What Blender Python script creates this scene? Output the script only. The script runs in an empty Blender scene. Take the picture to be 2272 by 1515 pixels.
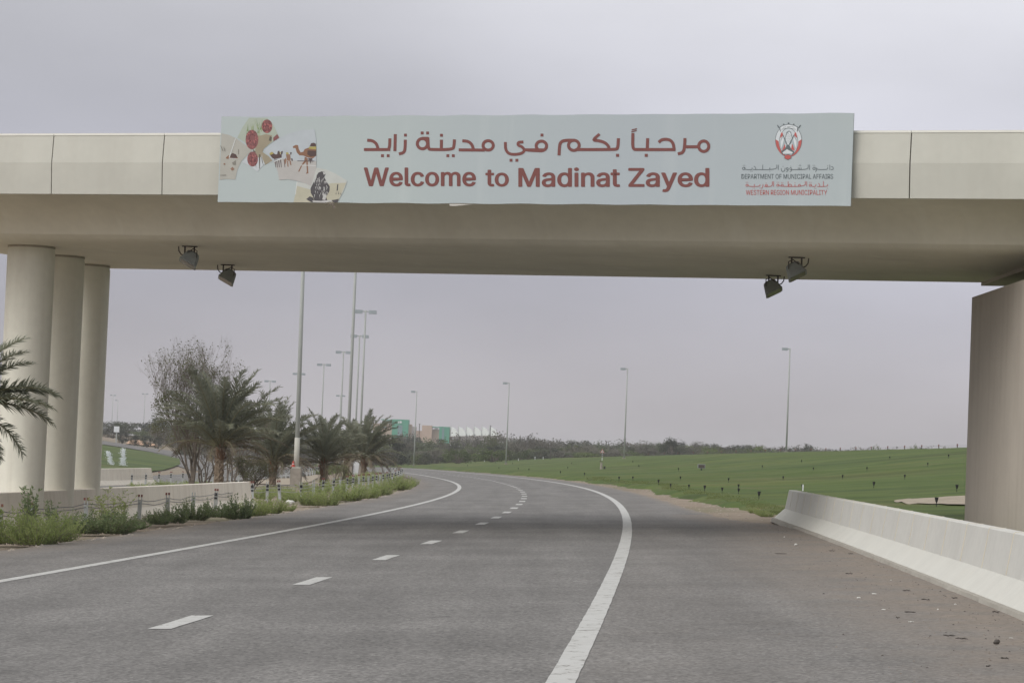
import bpy, bmesh, math, random
import numpy as np
from mathutils import Vector, Matrix, Euler
sc = bpy.context.scene
C = sc.collection
PI = math.pi
HAZE = .00022
# ------------------------------------------------------------------ camera
F_PX, YH, ROLL, EYE = 6200.0, 1014.0, 0.041, 1.6
pitch = math.atan((YH - 757.5) / F_PX)
R0 = np.array([1.0, 0, 0]); U0 = np.array([0, -math.sin(pitch), math.cos(pitch)]); FW = np.array([0, math.cos(pitch), math.sin(pitch)])
RT = math.cos(ROLL) * R0 + math.sin(ROLL) * U0
UP = -math.sin(ROLL) * R0 + math.cos(ROLL) * U0
cd = bpy.data.cameras.new('camera'); cam = bpy.data.objects.new('camera', cd); C.objects.link(cam)
cam.matrix_world = Matrix(((RT[0], UP[0], -FW[0], 0), (RT[1], UP[1], -FW[1], 0), (RT[2], UP[2], -FW[2], EYE), (0, 0, 0, 1)))
cd.sensor_width = 36; cd.lens = F_PX / 2272 * 36; cd.clip_start = 0.2; cd.clip_end = 12000
sc.camera = cam
# ------------------------------------------------------------------ world, sun, exposure
SUN_EL, SUN_AZ = math.radians(38), math.radians(-128)      # azimuth clockwise from +Y
w = bpy.data.worlds.new('World'); sc.world = w; w.use_nodes = True
nt = w.node_tree; nt.nodes.clear()
def wn(t, **k):
    n = nt.nodes.new(t)
    for a, b in k.items(): setattr(n, a, b)
    return n
L = nt.links.new
out = wn('ShaderNodeOutputWorld'); mixs = wn('ShaderNodeMixShader'); mixs.inputs[0].default_value = 0.93
bg1 = wn('ShaderNodeBackground'); bg2 = wn('ShaderNodeBackground')
sky = wn('ShaderNodeTexSky'); sky.sky_type = 'NISHITA'; sky.sun_disc = False
sky.sun_elevation = SUN_EL; sky.sun_rotation = SUN_AZ; sky.air_density = 1.0; sky.dust_density = 5.0
L(sky.outputs[0], bg1.inputs[0]); bg1.inputs[1].default_value = 0.08
tc = wn('ShaderNodeTexCoord'); sep = wn('ShaderNodeSeparateXYZ'); L(tc.outputs['Generated'], sep.inputs[0])
ramp = wn('ShaderNodeValToRGB'); L(sep.outputs[2], ramp.inputs[0])
cr = ramp.color_ramp; cr.interpolation = 'B_SPLINE'
stops = [(0.0, (.462, .432, .446)), (0.03, (.435, .418, .442)), (0.07, (.385, .388, .450)), (0.13, (.44, .442, .488)), (0.2, (.56, .56, .585)), (0.45, (.68, .68, .70)), (1.0, (.82, .82, .83))]
while len(cr.elements) < len(stops): cr.elements.new(0.5)
for e, (p, c) in zip(cr.elements, stops): e.position = p; e.color = (*c, 1)
# broad bright patch of thin cloud round the hidden sun
sd = (math.sin(SUN_AZ) * math.cos(SUN_EL), math.cos(SUN_AZ) * math.cos(SUN_EL), math.sin(SUN_EL))
dot = wn('ShaderNodeVectorMath', operation='DOT_PRODUCT'); L(tc.outputs['Generated'], dot.inputs[0]); dot.inputs[1].default_value = sd
mr = wn('ShaderNodeMapRange'); L(dot.outputs['Value'], mr.inputs[0])
mr.inputs[1].default_value = 0.56; mr.inputs[2].default_value = 1.0; mr.inputs[3].default_value = 0.0; mr.inputs[4].default_value = .7
# soft cloud structure, stretched along the horizon
mp = wn('ShaderNodeMapping'); mp.inputs['Scale'].default_value = (3.2, 3.2, 9.0); mp.inputs['Location'].default_value = (0.7, 0.2, 0.4); L(tc.outputs['Generated'], mp.inputs[0])
ns = wn('ShaderNodeTexNoise'); ns.inputs['Scale'].default_value = 1.6; ns.inputs['Detail'].default_value = 5; ns.inputs['Roughness'].default_value = .45; L(mp.outputs[0], ns.inputs[0])
m2 = wn('ShaderNodeMapRange'); L(ns.outputs[0], m2.inputs[0]); m2.inputs[1].default_value = .3; m2.inputs[2].default_value = .7; m2.inputs[3].default_value = .90; m2.inputs[4].default_value = 1.14
add = wn('ShaderNodeMath', operation='ADD'); L(mr.outputs[0], add.inputs[0]); add.inputs[1].default_value = 1.0
mul = wn('ShaderNodeMath', operation='MULTIPLY'); L(add.outputs[0], mul.inputs[0]); L(m2.outputs[0], mul.inputs[1])
# brighter break in the overcast, low to the right
br_az, br_el = math.radians(9), math.radians(13)
dt2 = wn('ShaderNodeVectorMath', operation='DOT_PRODUCT'); L(tc.outputs['Generated'], dt2.inputs[0]); dt2.inputs[1].default_value = (math.sin(br_az) * math.cos(br_el), math.cos(br_az) * math.cos(br_el), math.sin(br_el))
mr3 = wn('ShaderNodeMapRange', interpolation_type='SMOOTHERSTEP'); L(dt2.outputs['Value'], mr3.inputs[0]); mr3.inputs[1].default_value = math.cos(math.radians(15)); mr3.inputs[2].default_value = 1.0; mr3.inputs[3].default_value = 0.0; mr3.inputs[4].default_value = .38
add2 = wn('ShaderNodeMath', operation='ADD'); L(mr.outputs[0], add2.inputs[0]); L(mr3.outputs[0], add2.inputs[1]); L(add2.outputs[0], add.inputs[0])
L(ramp.outputs[0], bg2.inputs[0]); L(mul.outputs[0], bg2.inputs[1])
L(bg1.outputs[0], mixs.inputs[1]); L(bg2.outputs[0], mixs.inputs[2]); L(mixs.outputs[0], out.inputs[0])
sl = bpy.data.lights.new('sun', 'SUN'); sl.energy = 1.1; sl.angle = math.radians(40); sl.color = (1, .97, .92)
so = bpy.data.objects.new('sun', sl); C.objects.link(so)
so.rotation_euler = Vector(sd).to_track_quat('Z', 'Y').to_euler(); so.location = (0, 0, 60)
sc.view_settings.view_transform = 'Standard'; sc.view_settings.look = 'None'; sc.view_settings.gamma = 1; sc.view_settings.exposure = 0.2
sc.view_settings.use_curve_mapping = False
sc.render.engine = 'CYCLES'; sc.cycles.max_bounces = 6; sc.cycles.diffuse_bounces = 3; sc.cycles.glossy_bounces = 2
sc.cycles.transparent_max_bounces = 6; sc.cycles.volume_bounces = 0; sc.cycles.use_denoising = True; sc.cycles.caustics_reflective = False; sc.cycles.caustics_refractive = False

# ------------------------------------------------------------------ mapping between the survey of the photo and the ground
def ray(px, py):
    d = FW * F_PX + RT * (px - 1136) + UP * (757.5 - py)
    return d / d[1]
def at(px, py, Y):
    d = ray(px, py); return Vector((d[0] * Y, Y, EYE + d[2] * Y))
def sstep(t):
    t = np.clip(t, 0, 1); return t * t * (3 - 2 * t)
BANK, DIP = 0.041, 0.0006
def plane(x, y): return BANK * np.clip(x, -50, 55) - DIP * np.clip(np.asarray(y, float) - 130, 0, 600)
def march(px, py, h, y0=10.0, y1=900.0):
    d = ray(px, py); Y = np.arange(y0, y1, 0.2)
    g = EYE + d[2] * Y - h(d[0] * Y, Y)
    i = np.argmax(g < 0) if (g < 0).any() else len(Y) - 1
    return d[0] * Y[i], Y[i]
RLp = [(1226, 1515), (1330, 1345), (1373, 1265.6), (1391, 1213), (1396, 1164), (1388, 1137), (1371, 1119), (1335, 1098), (1298, 1084.5), (1239, 1071), (1140, 1058), (1031, 1049), (969, 1043.5), (874, 1037.5)]
LLp = [(0, 1291), (277, 1240), (618, 1180), (784, 1150), (942, 1114), (1008, 1092), (1019, 1078), (969, 1060), (890, 1048)]
DLp = [(405, 1380), (697, 1290), (853, 1237), (955, 1203), (1023, 1180), (1069, 1161.5), (1102, 1148), (1125, 1136.5), (1142, 1127), (1153, 1119), (1159, 1112), (1162, 1106), (1164, 1100.6), (1162, 1095.5), (1160, 1091.6), (1155, 1087.4), (1149, 1084), (1143, 1081), (1136, 1078), (1128, 1075.5), (1120, 1073), (1111, 1071), (1102, 1068.6), (1092, 1066), (1082, 1064), (1071, 1062.5), (1061, 1060.4), (1050, 1059), (1038, 1057.5), (1026, 1056), (1009, 1054)]
LEp = [(0, 1221), (150, 1204), (254, 1186), (340, 1178), (485, 1155), (564, 1146), (670, 1133), (762, 1117), (854, 1098), (905, 1084), (922, 1073), (905, 1060), (880, 1052)]
def curve(pts, deg=5, near=None):
    P = [march(a, b, plane) for a, b in pts]
    if near: P += near
    P = np.array(P); u = (P[:, 1] - 200) / 200
    c = np.polyfit(u, P[:, 0], deg); y0, y1 = P[:, 1].min(), P[:, 1].max()
    dc = np.polyder(c)
    def f(y):
        y = np.asarray(y, float); yy = np.clip(y, y0, y1); v = np.polyval(c, (yy - 200) / 200)
        s0 = np.polyval(dc, (y0 - 200) / 200) / 200; s1 = max(-.6, min(0, np.polyval(dc, (y1 - 200) / 200) / 200)) if y1 > 200 else 0
        return v + np.where(y < y0, (y - y0) * s0, 0) + np.where(y > y1, (y - y1) * s1 - 0.0006 * (y - y1) ** 2, 0)
    return f
XRL = curve(RLp); XLL = curve(LLp); XDL = curve(DLp); XLE = curve(LEp)
def XSR(y):                      # right edge of the asphalt beyond the barrier, where the sand verge begins
    y = np.asarray(y, float); return XRL(y) + 1.5 + 1.6 * np.exp(-np.clip(y - 62, 0, None) / 25)
def H(x, y):
    x = np.asarray(x, float); y = np.asarray(y, float)
    z = plane(x, y)
    m = (XRL(y + 1) - XRL(y - 1)) / 2; e = 0.0
    d = (x - XSR(y) - 1.0) / np.sqrt(1 + m * m)
    E = np.clip(1.2 + .026 * x, .25, 2.7) * sstep((y - 40) / 70)
    z = z + E * sstep(d / 40) - .03 * np.clip(d - 44, 0, 60)
    lr = np.clip(-45 - x, 0, 55)
    return z + .105 * lr * sstep((y - 250) / 200)
def Hf(x, y): return float(H(x, y))
def gp(px, py, dz=0.0):
    x, y = march(px, py, H); return Vector((x, y, Hf(x, y) + dz))
def g2(x, y, dz=0.0): return Vector((x, y, Hf(x, y) + dz))
def by_height(px, py_top, h, y0=60, y1=1200):
    """where a thing of known height h stands whose top shows at (px,py_top)"""
    d = ray(px, py_top); Y = np.arange(y0, y1, .5)
    g = EYE + d[2] * Y - (H(d[0] * Y, Y) + h)
    i = np.argmax(g > 0) if (g > 0).any() else len(Y) - 1
    return Vector((d[0] * Y[i], Y[i], Hf(d[0] * Y[i], Y[i])))

# ------------------------------------------------------------------ helpers
def vnoise(x, y, seed=0):
    x = np.asarray(x, float); y = np.asarray(y, float)
    xi = np.floor(x); yi = np.floor(y); fx = x - xi; fy = y - yi
    fx = fx * fx * (3 - 2 * fx); fy = fy * fy * (3 - 2 * fy)
    def h(a, b):
        v = np.sin(a * 127.1 + b * 311.7 + seed * 74.7) * 43758.5453; return v - np.floor(v)
    return (h(xi, yi) * (1 - fx) + h(xi + 1, yi) * fx) * (1 - fy) + (h(xi, yi + 1) * (1 - fx) + h(xi + 1, yi + 1) * fx) * fy
class MB:
    def __init__(s): s.v = []; s.f = []
    def quad(s, a, b, c, d):
        n = len(s.v); s.v += [a, b, c, d]; s.f.append((n, n + 1, n + 2, n + 3))
    def tri(s, a, b, c):
        n = len(s.v); s.v += [a, b, c]; s.f.append((n, n + 1, n + 2))
    def poly(s, pts):
        n = len(s.v); s.v += list(pts); s.f.append(tuple(range(n, n + len(pts))))
    def box(s, c, size, M=None):
        cx, cy, cz = c; a, b, h = size[0] / 2, size[1] / 2, size[2] / 2; n = len(s.v)
        P = [Vector((x, y, z)) for z in (-h, h) for x, y in ((-a, -b), (a, -b), (a, b), (-a, b))]
        for p in P:
            q = (M @ p) if M else p; s.v.append((q[0] + cx, q[1] + cy, q[2] + cz))
        s.f += [tuple(n + i for i in t) for t in ((3, 2, 1, 0), (4, 5, 6, 7), (0, 1, 5, 4), (1, 2, 6, 5), (2, 3, 7, 6), (3, 0, 4, 7))]
        return s
    def tube(s, pts, rs, n=8, cap=True):
        pts = [Vector(p) for p in pts]
        if not hasattr(rs, '__len__'): rs = [rs] * len(pts)
        base = len(s.v); prev = None
        for i, p in enumerate(pts):
            t = (pts[min(i + 1, len(pts) - 1)] - pts[max(i - 1, 0)])
            t = t.normalized() if t.length > 1e-9 else Vector((0, 0, 1))
            if prev is None:
                ref = Vector((1, 0, 0)) if abs(t.x) < .9 else Vector((0, 1, 0)); a = (ref - t * ref.dot(t)).normalized()
            else:
                a = (prev - t * prev.dot(t)); a = a.normalized() if a.length > 1e-6 else t.orthogonal().normalized()
            prev = a; b = t.cross(a)
            for k in range(n):
                q = 2 * PI * k / n; o = p + (a * math.cos(q) + b * math.sin(q)) * rs[i]; s.v.append(tuple(o))
        for i in range(len(pts) - 1):
            for k in range(n):
                k2 = (k + 1) % n; s.f.append((base + i * n + k, base + i * n + k2, base + (i + 1) * n + k2, base + (i + 1) * n + k))
        if cap:
            s.f.append(tuple(base + k for k in reversed(range(n)))); e = base + (len(pts) - 1) * n; s.f.append(tuple(e + k for k in range(n)))
        return s
    def lathe(s, prof, n=16, c=(0, 0, 0)):
        base = len(s.v)
        for r, z in prof:
            for k in range(n):
                q = 2 * PI * k / n; s.v.append((c[0] + r * math.cos(q), c[1] + r * math.sin(q), c[2] + z))
        for i in range(len(prof) - 1):
            for k in range(n):
                k2 = (k + 1) % n; s.f.append((base + i * n + k, base + i * n + k2, base + (i + 1) * n + k2, base + (i + 1) * n + k))
        s.f.append(tuple(base + k for k in reversed(range(n)))); e = base + (len(prof) - 1) * n; s.f.append(tuple(e + k for k in range(n)))
        return s
    def mesh(s, name, mat, smooth=False):
        me = bpy.data.meshes.new(name); me.from_pydata([tuple(v) for v in s.v], [], s.f)
        if mat: me.materials.append(mat)
        if smooth: me.polygons.foreach_set('use_smooth', [True] * len(me.polygons))
        me.update(); return me
    def build(s, name, mat, parent=None, smooth=False, bevel=0):
        me = s.mesh(name, mat, smooth)
        if bevel:
            b = bmesh.new(); b.from_mesh(me); bmesh.ops.bevel(b, geom=[e for e in b.edges if e.is_manifold and e.calc_face_angle(0) > .5], offset=bevel, segments=2, affect='EDGES', clamp_overlap=True); b.to_mesh(me); b.free()
        return ob(name, me, parent)
def ob(name, me, parent=None, loc=None, rot=None, scale=None):
    o = bpy.data.objects.new(name, me); C.objects.link(o)
    if parent: o.parent = parent
    if loc is not None: o.location = loc
    if rot is not None: o.rotation_euler = rot
    if scale is not None: o.scale = scale if hasattr(scale, '__len__') else (scale,) * 3
    return o
def tag(o, label=None, cat=None, group=None, kind=None):
    if label: o['label'] = label
    if cat: o['category'] = cat
    if group: o['group'] = group
    if kind: o['kind'] = kind
    return o
def thing(name, label, cat, loc=(0, 0, 0), rz=0, group=None):
    o = bpy.data.objects.new(name, None); C.objects.link(o); o.location = loc; o.rotation_euler = (0, 0, rz); o.empty_display_size = .2
    return tag(o, label, cat, group)
def dup(root, loc, rz=0, scale=1, label=None, group=None, mat=None):
    r = root.copy(); C.objects.link(r); r.location = loc; r.rotation_euler = (0, 0, rz); r.scale = scale if hasattr(scale, '__len__') else (scale,) * 3
    if label: r['label'] = label
    if group: r['group'] = group
    for ch in list(root.children):
        c = ch.copy(); C.objects.link(c); c.parent = r
        for g in list(ch.children):
            d = g.copy(); C.objects.link(d); d.parent = c
    return r
def drop(root):
    for ch in list(root.children_recursive): bpy.data.objects.remove(ch)
    bpy.data.objects.remove(root)

# ------------------------------------------------------------------ materials
def mat(name, col, rough=.8, spec=.3, noise=None, bump=None, metal=0, extra=None):
    """noise=(scale, amount, detail) or list; bump=(scale,strength,distance)"""
    m = bpy.data.materials.new(name); m.use_nodes = True; n = m.node_tree.nodes; l = m.node_tree.links.new
    b = n['Principled BSDF']; b.inputs['Roughness'].default_value = rough; b.inputs['Specular IOR Level'].default_value = spec; b.inputs['Metallic'].default_value = metal
    b.inputs['Base Color'].default_value = (*col, 1)
    tc = n.new('ShaderNodeTexCoord'); src = None
    if noise:
        if not isinstance(noise, list): noise = [noise]
        rgb = n.new('ShaderNodeRGB'); rgb.outputs[0].default_value = (*col, 1); src = rgb.outputs[0]
        for sc_, amt, det, *st in noise:
            mpn = n.new('ShaderNodeMapping'); l(tc.outputs['Object'], mpn.inputs[0])
            if st: mpn.inputs['Scale'].default_value = st[0]
            t = n.new('ShaderNodeTexNoise'); t.inputs['Scale'].default_value = sc_; t.inputs['Detail'].default_value = det; t.inputs['Roughness'].default_value = .6; l(mpn.outputs[0], t.inputs[0])
            r = n.new('ShaderNodeMapRange'); l(t.outputs[0], r.inputs[0]); r.inputs[1].default_value = .28; r.inputs[2].default_value = .72; r.inputs[3].default_value = 1 - amt; r.inputs[4].default_value = 1 + amt
            mx = n.new('ShaderNodeVectorMath'); mx.operation = 'SCALE'; l(src, mx.inputs[0]); l(r.outputs[0], mx.inputs['Scale']); src = mx.outputs[0]
        l(src, b.inputs['Base Color'])
    if bump:
        t = n.new('ShaderNodeTexNoise'); t.inputs['Scale'].default_value = bump[0]; t.inputs['Detail'].default_value = 6; l(tc.outputs['Object'], t.inputs[0])
        bp = n.new('ShaderNodeBump'); bp.inputs['Strength'].default_value = bump[1]; bp.inputs['Distance'].default_value = bump[2]; l(t.outputs[0], bp.inputs['Height']); l(bp.outputs[0], b.inputs['Normal'])
    if extra: extra(m, n, l, b, tc, src)
    return m
def leafmat(name, c1, c2, trans=.35, rough=.6, sc_=.9):
    """foliage: colour varies per plant and through the crown"""
    m = bpy.data.materials.new(name); m.use_nodes = True; n = m.node_tree.nodes; l = m.node_tree.links.new
    b = n['Principled BSDF']; b.inputs['Roughness'].default_value = rough; b.inputs['Specular IOR Level'].default_value = .25
    tc = n.new('ShaderNodeTexCoord'); t = n.new('ShaderNodeTexNoise'); t.inputs['Scale'].default_value = sc_; t.inputs['Detail'].default_value = 4; l(tc.outputs['Object'], t.inputs[0])
    oi = n.new('ShaderNodeObjectInfo'); mr_ = n.new('ShaderNodeMapRange'); l(t.outputs[0], mr_.inputs[0]); mr_.inputs[1].default_value = .3; mr_.inputs[2].default_value = .7
    a = n.new('ShaderNodeMath'); a.operation = 'MULTIPLY_ADD'; l(oi.outputs['Random'], a.inputs[0]); a.inputs[1].default_value = .7; 
    b2 = n.new('ShaderNodeMath'); b2.operation = 'MULTIPLY_ADD'; l(mr_.outputs[0], b2.inputs[0]); b2.inputs[1].default_value = .8; b2.inputs[2].default_value = -.25; l(b2.outputs[0], a.inputs[2])
    cl = n.new('ShaderNodeClamp'); l(a.outputs[0], cl.inputs[0])
    mx = n.new('ShaderNodeMix'); mx.data_type = 'RGBA'; l(cl.outputs[0], mx.inputs[0]); mx.inputs[6].default_value = (*c1, 1); mx.inputs[7].default_value = (*c2, 1)
    l(mx.outputs[2], b.inputs['Base Color'])
    tr = n.new('ShaderNodeBsdfTranslucent'); l(mx.outputs[2], tr.inputs[0]); ms = n.new('ShaderNodeMixShader'); ms.inputs[0].default_value = trans
    o = n['Material Output']; l(b.outputs[0], ms.inputs[1]); l(tr.outputs[0], ms.inputs[2]); l(ms.outputs[0], o.inputs[0])
    return m
def mixc(n, l, fac, a, b):
    mx = n.new('ShaderNodeMix'); mx.data_type = 'RGBA'
    if isinstance(fac, float): mx.inputs[0].default_value = fac
    else: l(fac, mx.inputs[0])
    for i, v in ((6, a), (7, b)):
        if isinstance(v, tuple): mx.inputs[i].default_value = (*v, 1)
        else: l(v, mx.inputs[i])
    return mx.outputs[2]
def nz(n, l, tc, scale, det=4, lo=.3, hi=.7, st=None, a=0., b=1., coord='Object'):
    mpn = n.new('ShaderNodeMapping'); l(tc.outputs[coord], mpn.inputs[0])
    if st: mpn.inputs['Scale'].default_value = st
    t = n.new('ShaderNodeTexNoise'); t.inputs['Scale'].default_value = scale; t.inputs['Detail'].default_value = det; l(mpn.outputs[0], t.inputs[0])
    r = n.new('ShaderNodeMapRange'); l(t.outputs[0], r.inputs[0]); r.inputs[1].default_value = lo; r.inputs[2].default_value = hi; r.inputs[3].default_value = a; r.inputs[4].default_value = b
    return r.outputs[0]
def math_(n, l, op, a, b=None):
    m = n.new('ShaderNodeMath'); m.operation = op
    for i, v in enumerate((a, b)):
        if v is None: continue
        if isinstance(v, (int, float)): m.inputs[i].default_value = v
        else: l(v, m.inputs[i])
    return m.outputs[0]
def deck_extra(m, n, l, b, tc, src):
    s1 = nz(n, l, tc, 1.0, 5, st=(2.6, .6, .35), lo=.56, hi=.78, a=0, b=.45); c = mixc(n, l, s1, src, (.86, .84, .74))
    s2 = nz(n, l, tc, 1.0, 6, st=(.5, .5, .3), lo=.5, hi=.8, a=0, b=.35); c = mixc(n, l, s2, c, (.50, .46, .37)); l(c, b.inputs['Base Color'])
def asphalt_extra(m, n, l, b, tc, src):
    at1 = n.new('ShaderNodeAttribute'); at1.attribute_name = 'dust'; at2 = n.new('ShaderNodeAttribute'); at2.attribute_name = 'lat'
    # coarse aggregate speckle
    vo = n.new('ShaderNodeTexVoronoi'); vo.inputs['Scale'].default_value = 38; l(tc.outputs['Object'], vo.inputs[0])
    sp = n.new('ShaderNodeMapRange'); l(vo.outputs['Color'], sp.inputs[0]); sp.inputs[3].default_value = .52; sp.inputs[4].default_value = 1.5
    big = nz(n, l, tc, .35, 4, a=.84, b=1.14); streak = nz(n, l, tc, 1.0, 5, st=(1.6, .09, 1), a=.89, b=1.11)
    v = math_(n, l, 'MULTIPLY', sp.outputs[0], math_(n, l, 'MULTIPLY', big, streak)); v = math_(n, l, 'MULTIPLY', v, nz(n, l, tc, 16, 3, st=(1, .45, 1), a=.86, b=1.14)); v = math_(n, l, 'MULTIPLY', v, nz(n, l, tc, 3.0, 3, st=(1, .25, 1), lo=.62, hi=.8, a=1, b=.82))
    # wheel paths: polished, slightly lighter bands along each lane; oily darker band between them
    w_ = math_(n, l, 'COSINE', math_(n, l, 'MULTIPLY', at2.outputs['Fac'], 2 * PI / 1.83)); v = math_(n, l, 'MULTIPLY', v, math_(n, l, 'ADD', math_(n, l, 'MULTIPLY', w_, -.035), 1.0))
    vm = n.new('ShaderNodeVectorMath'); vm.operation = 'SCALE'; vm.inputs[0].default_value = ASPH; l(v, vm.inputs['Scale'])
    # thin transverse cracks, wandering
    wv = n.new('ShaderNodeTexNoise'); wv.inputs['Scale'].default_value = 1.0; wv.inputs['Detail'].default_value = 7; mpn = n.new('ShaderNodeMapping'); mpn.inputs['Scale'].default_value = (.28, 1.1, 1); l(tc.outputs['Object'], mpn.inputs[0]); l(mpn.outputs[0], wv.inputs[0])
    ab = math_(n, l, 'ABSOLUTE', math_(n, l, 'SUBTRACT', wv.outputs[0], .5)); ck = n.new('ShaderNodeMapRange'); l(ab, ck.inputs[0]); ck.inputs[1].default_value = 0; ck.inputs[2].default_value = .006; ck.inputs[3].default_value = 1; ck.inputs[4].default_value = 0
    ckm = math_(n, l, 'MULTIPLY', ck.outputs[0], nz(n, l, tc, .22, 2, lo=.5, hi=.6, a=0, b=.4))
    c = mixc(n, l, ckm, vm.outputs[0], (.035, .034, .033))
    dn = math_(n, l, 'MULTIPLY', at1.outputs['Fac'], nz(n, l, tc, 1.3, 6, lo=.25, hi=.62, a=.35, b=1.15)); dc = n.new('ShaderNodeClamp'); l(dn, dc.inputs[0])
    dcol = n.new('ShaderNodeVectorMath'); dcol.operation = 'SCALE'; dcol.inputs[0].default_value = (.215, .182, .150); l(nz(n, l, tc, 14, 6, a=.75, b=1.2), dcol.inputs['Scale'])
    c = mixc(n, l, dc.outputs[0], c, dcol.outputs[0])
    l(c, b.inputs['Base Color'])
    bp = n.new('ShaderNodeBump'); bp.inputs['Strength'].default_value = .35; bp.inputs['Distance'].default_value = .006; l(vo.outputs['Distance'], bp.inputs['Height']); l(bp.outputs[0], b.inputs['Normal'])
ASPH = (.162, .156, .148)
M = {}
M['asphalt'] = mat('asphalt', ASPH, .85, .25, extra=asphalt_extra)
def paint_extra(m, n, l, b, tc, src):
    wv = n.new('ShaderNodeTexNoise'); wv.inputs['Scale'].default_value = 3.2; wv.inputs['Detail'].default_value = 3; l(tc.outputs['Object'], wv.inputs[0])
    ab = math_(n, l, 'ABSOLUTE', math_(n, l, 'SUBTRACT', wv.outputs[0], .5)); ck = n.new('ShaderNodeMapRange'); l(ab, ck.inputs[0]); ck.inputs[2].default_value = .022; ck.inputs[3].default_value = 1; ck.inputs[4].default_value = 0
    ckm = math_(n, l, 'MULTIPLY', ck.outputs[0], nz(n, l, tc, 5, 2, lo=.47, hi=.53, a=0, b=.9))
    c = mixc(n, l, nz(n, l, tc, 5, 6, lo=.35, hi=.75, a=0, b=.35), (.47, .47, .45), (.34, .33, .30))
    c = mixc(n, l, ckm, c, (.13, .12, .10)); l(c, b.inputs['Base Color'])
M['paint'] = mat('road_paint', (.62, .62, .6), .6, .3, extra=paint_extra)
def ground_extra(m, n, l, b, tc, src):
    c = mixc(n, l, nz(n, l, tc, .22, 6, lo=.35, hi=.7), (.235, .192, .148), (.30, .252, .20)); c = mixc(n, l, nz(n, l, tc, 2.6, 8, lo=.5, hi=.75, a=0, b=.6), c, (.19, .155, .12))
    c = mixc(n, l, nz(n, l, tc, .09, 5, lo=.52, hi=.66, a=0, b=.55), c, (.12, .13, .065)); l(c, b.inputs['Base Color'])
M['sand'] = mat('sand', (.3, .24, .18), .95, .1, bump=(9, .6, .05), extra=ground_extra)
M['sand_pale'] = mat('sand_pale', (.33, .285, .225), .95, .1, noise=[(1.4, .18, 6), (14, .12, 4)], bump=(12, .5, .03))
M['sand_orange'] = mat('sand_orange', (.52, .34, .22), .95, .1, noise=[(.15, .2, 6)])
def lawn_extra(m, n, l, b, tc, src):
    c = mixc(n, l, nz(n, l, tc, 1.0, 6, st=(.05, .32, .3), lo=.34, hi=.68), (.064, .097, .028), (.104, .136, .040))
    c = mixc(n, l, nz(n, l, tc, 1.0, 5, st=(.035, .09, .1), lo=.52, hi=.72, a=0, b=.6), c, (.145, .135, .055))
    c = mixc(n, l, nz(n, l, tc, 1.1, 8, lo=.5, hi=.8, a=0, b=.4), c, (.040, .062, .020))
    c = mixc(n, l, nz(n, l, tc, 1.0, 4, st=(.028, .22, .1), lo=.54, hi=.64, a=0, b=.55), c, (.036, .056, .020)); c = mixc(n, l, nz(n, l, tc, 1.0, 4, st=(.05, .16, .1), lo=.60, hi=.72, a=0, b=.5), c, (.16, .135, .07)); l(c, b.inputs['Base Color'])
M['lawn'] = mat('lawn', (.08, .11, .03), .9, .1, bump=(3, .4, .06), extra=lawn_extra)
def conc_extra(streak=.25, tint=(.30, .25, .19)):
    def f(m, n, l, b, tc, src):
        s = nz(n, l, tc, 1.0, 6, st=(3.2, 3.2, .25), lo=.48, hi=.78, a=0, b=streak); c = mixc(n, l, s, src, tint); l(c, b.inputs['Base Color'])
    return f
M['fascia'] = mat('painted_fascia', (.55, .545, .485), .75, .3, noise=[(.8, .05, 5), (7, .02, 4)], bump=(30, .15, .004), extra=conc_extra(.12, (.36, .32, .25)))
M['deck'] = mat('deck_concrete', (.75, .715, .60), .85, .2, noise=[(.35, .07, 5), (5, .03, 5)], bump=(22, .2, .006), extra=deck_extra)
M['column'] = mat('column_concrete', (.78, .765, .67), .85, .2, noise=[(.5, .05, 5), (6, .03, 5)], bump=(22, .2, .006), extra=conc_extra(.2, (.32, .26, .19)))
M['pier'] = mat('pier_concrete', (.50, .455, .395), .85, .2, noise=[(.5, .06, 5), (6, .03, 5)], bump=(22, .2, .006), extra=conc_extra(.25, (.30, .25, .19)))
M['gap_shade'] = mat('gap_shade_concrete', (.42, .38, .31), .9, .1, noise=(8, .1, 3))  # darker tone paints the shade of the gap above each column
M['gap'] = mat('joint_rubber', (.2, .18, .15), .9, .1, noise=(8, .2, 3))
M['barrier'] = mat('barrier_white_concrete', (.53, .525, .49), .8, .25, noise=[(1.2, .06, 6), (9, .04, 5)], bump=(28, .25, .006), extra=conc_extra(.16, (.45, .40, .33)))
M['barrier_foot'] = mat('barrier_foot_concrete', (.545, .54, .495), .8, .25, noise=[(1.2, .05, 6), (9, .03, 5)], bump=(28, .25, .006), extra=conc_extra(.14, (.55, .50, .42)))
M['barrier_cream'] = mat('barrier_cream_concrete', (.72, .67, .58), .8, .25, noise=[(1.0, .06, 6), (9, .04, 5)], bump=(28, .25, .006), extra=conc_extra(.35, (.42, .35, .26)))
M['sealant'] = mat('cream_joint_sealant', (.62, .575, .47), .8, .2, noise=(6, .08, 4))
M['plinth'] = mat('barrier_plinth', (.33, .31, .27), .9, .2, noise=[(3, .12, 6)], bump=(20, .5, .01))
M['steel'] = mat('galvanised_steel', (.42, .44, .43), .55, .5, noise=[(3, .08, 4)], metal=.25)
M['lamp_steel'] = mat('lamp_pole_paint', (.36, .38, .36), .6, .4, noise=[(1.5, .06, 4)])
M['lamp_head'] = mat('lamp_head_paint', (.33, .37, .39), .5, .4, noise=[(3, .08, 4)])
M['glass'] = mat('lamp_glass', (.25, .22, .19), .15, .6, noise=(6, .1, 2))
M['flood'] = mat('floodlight_casing', (.27, .29, .28), .55, .4, noise=[(9, .15, 4)], bump=(40, .2, .003))
M['bracket'] = mat('rusty_bracket', (.085, .07, .06), .8, .3, noise=[(14, .25, 4)])
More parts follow.
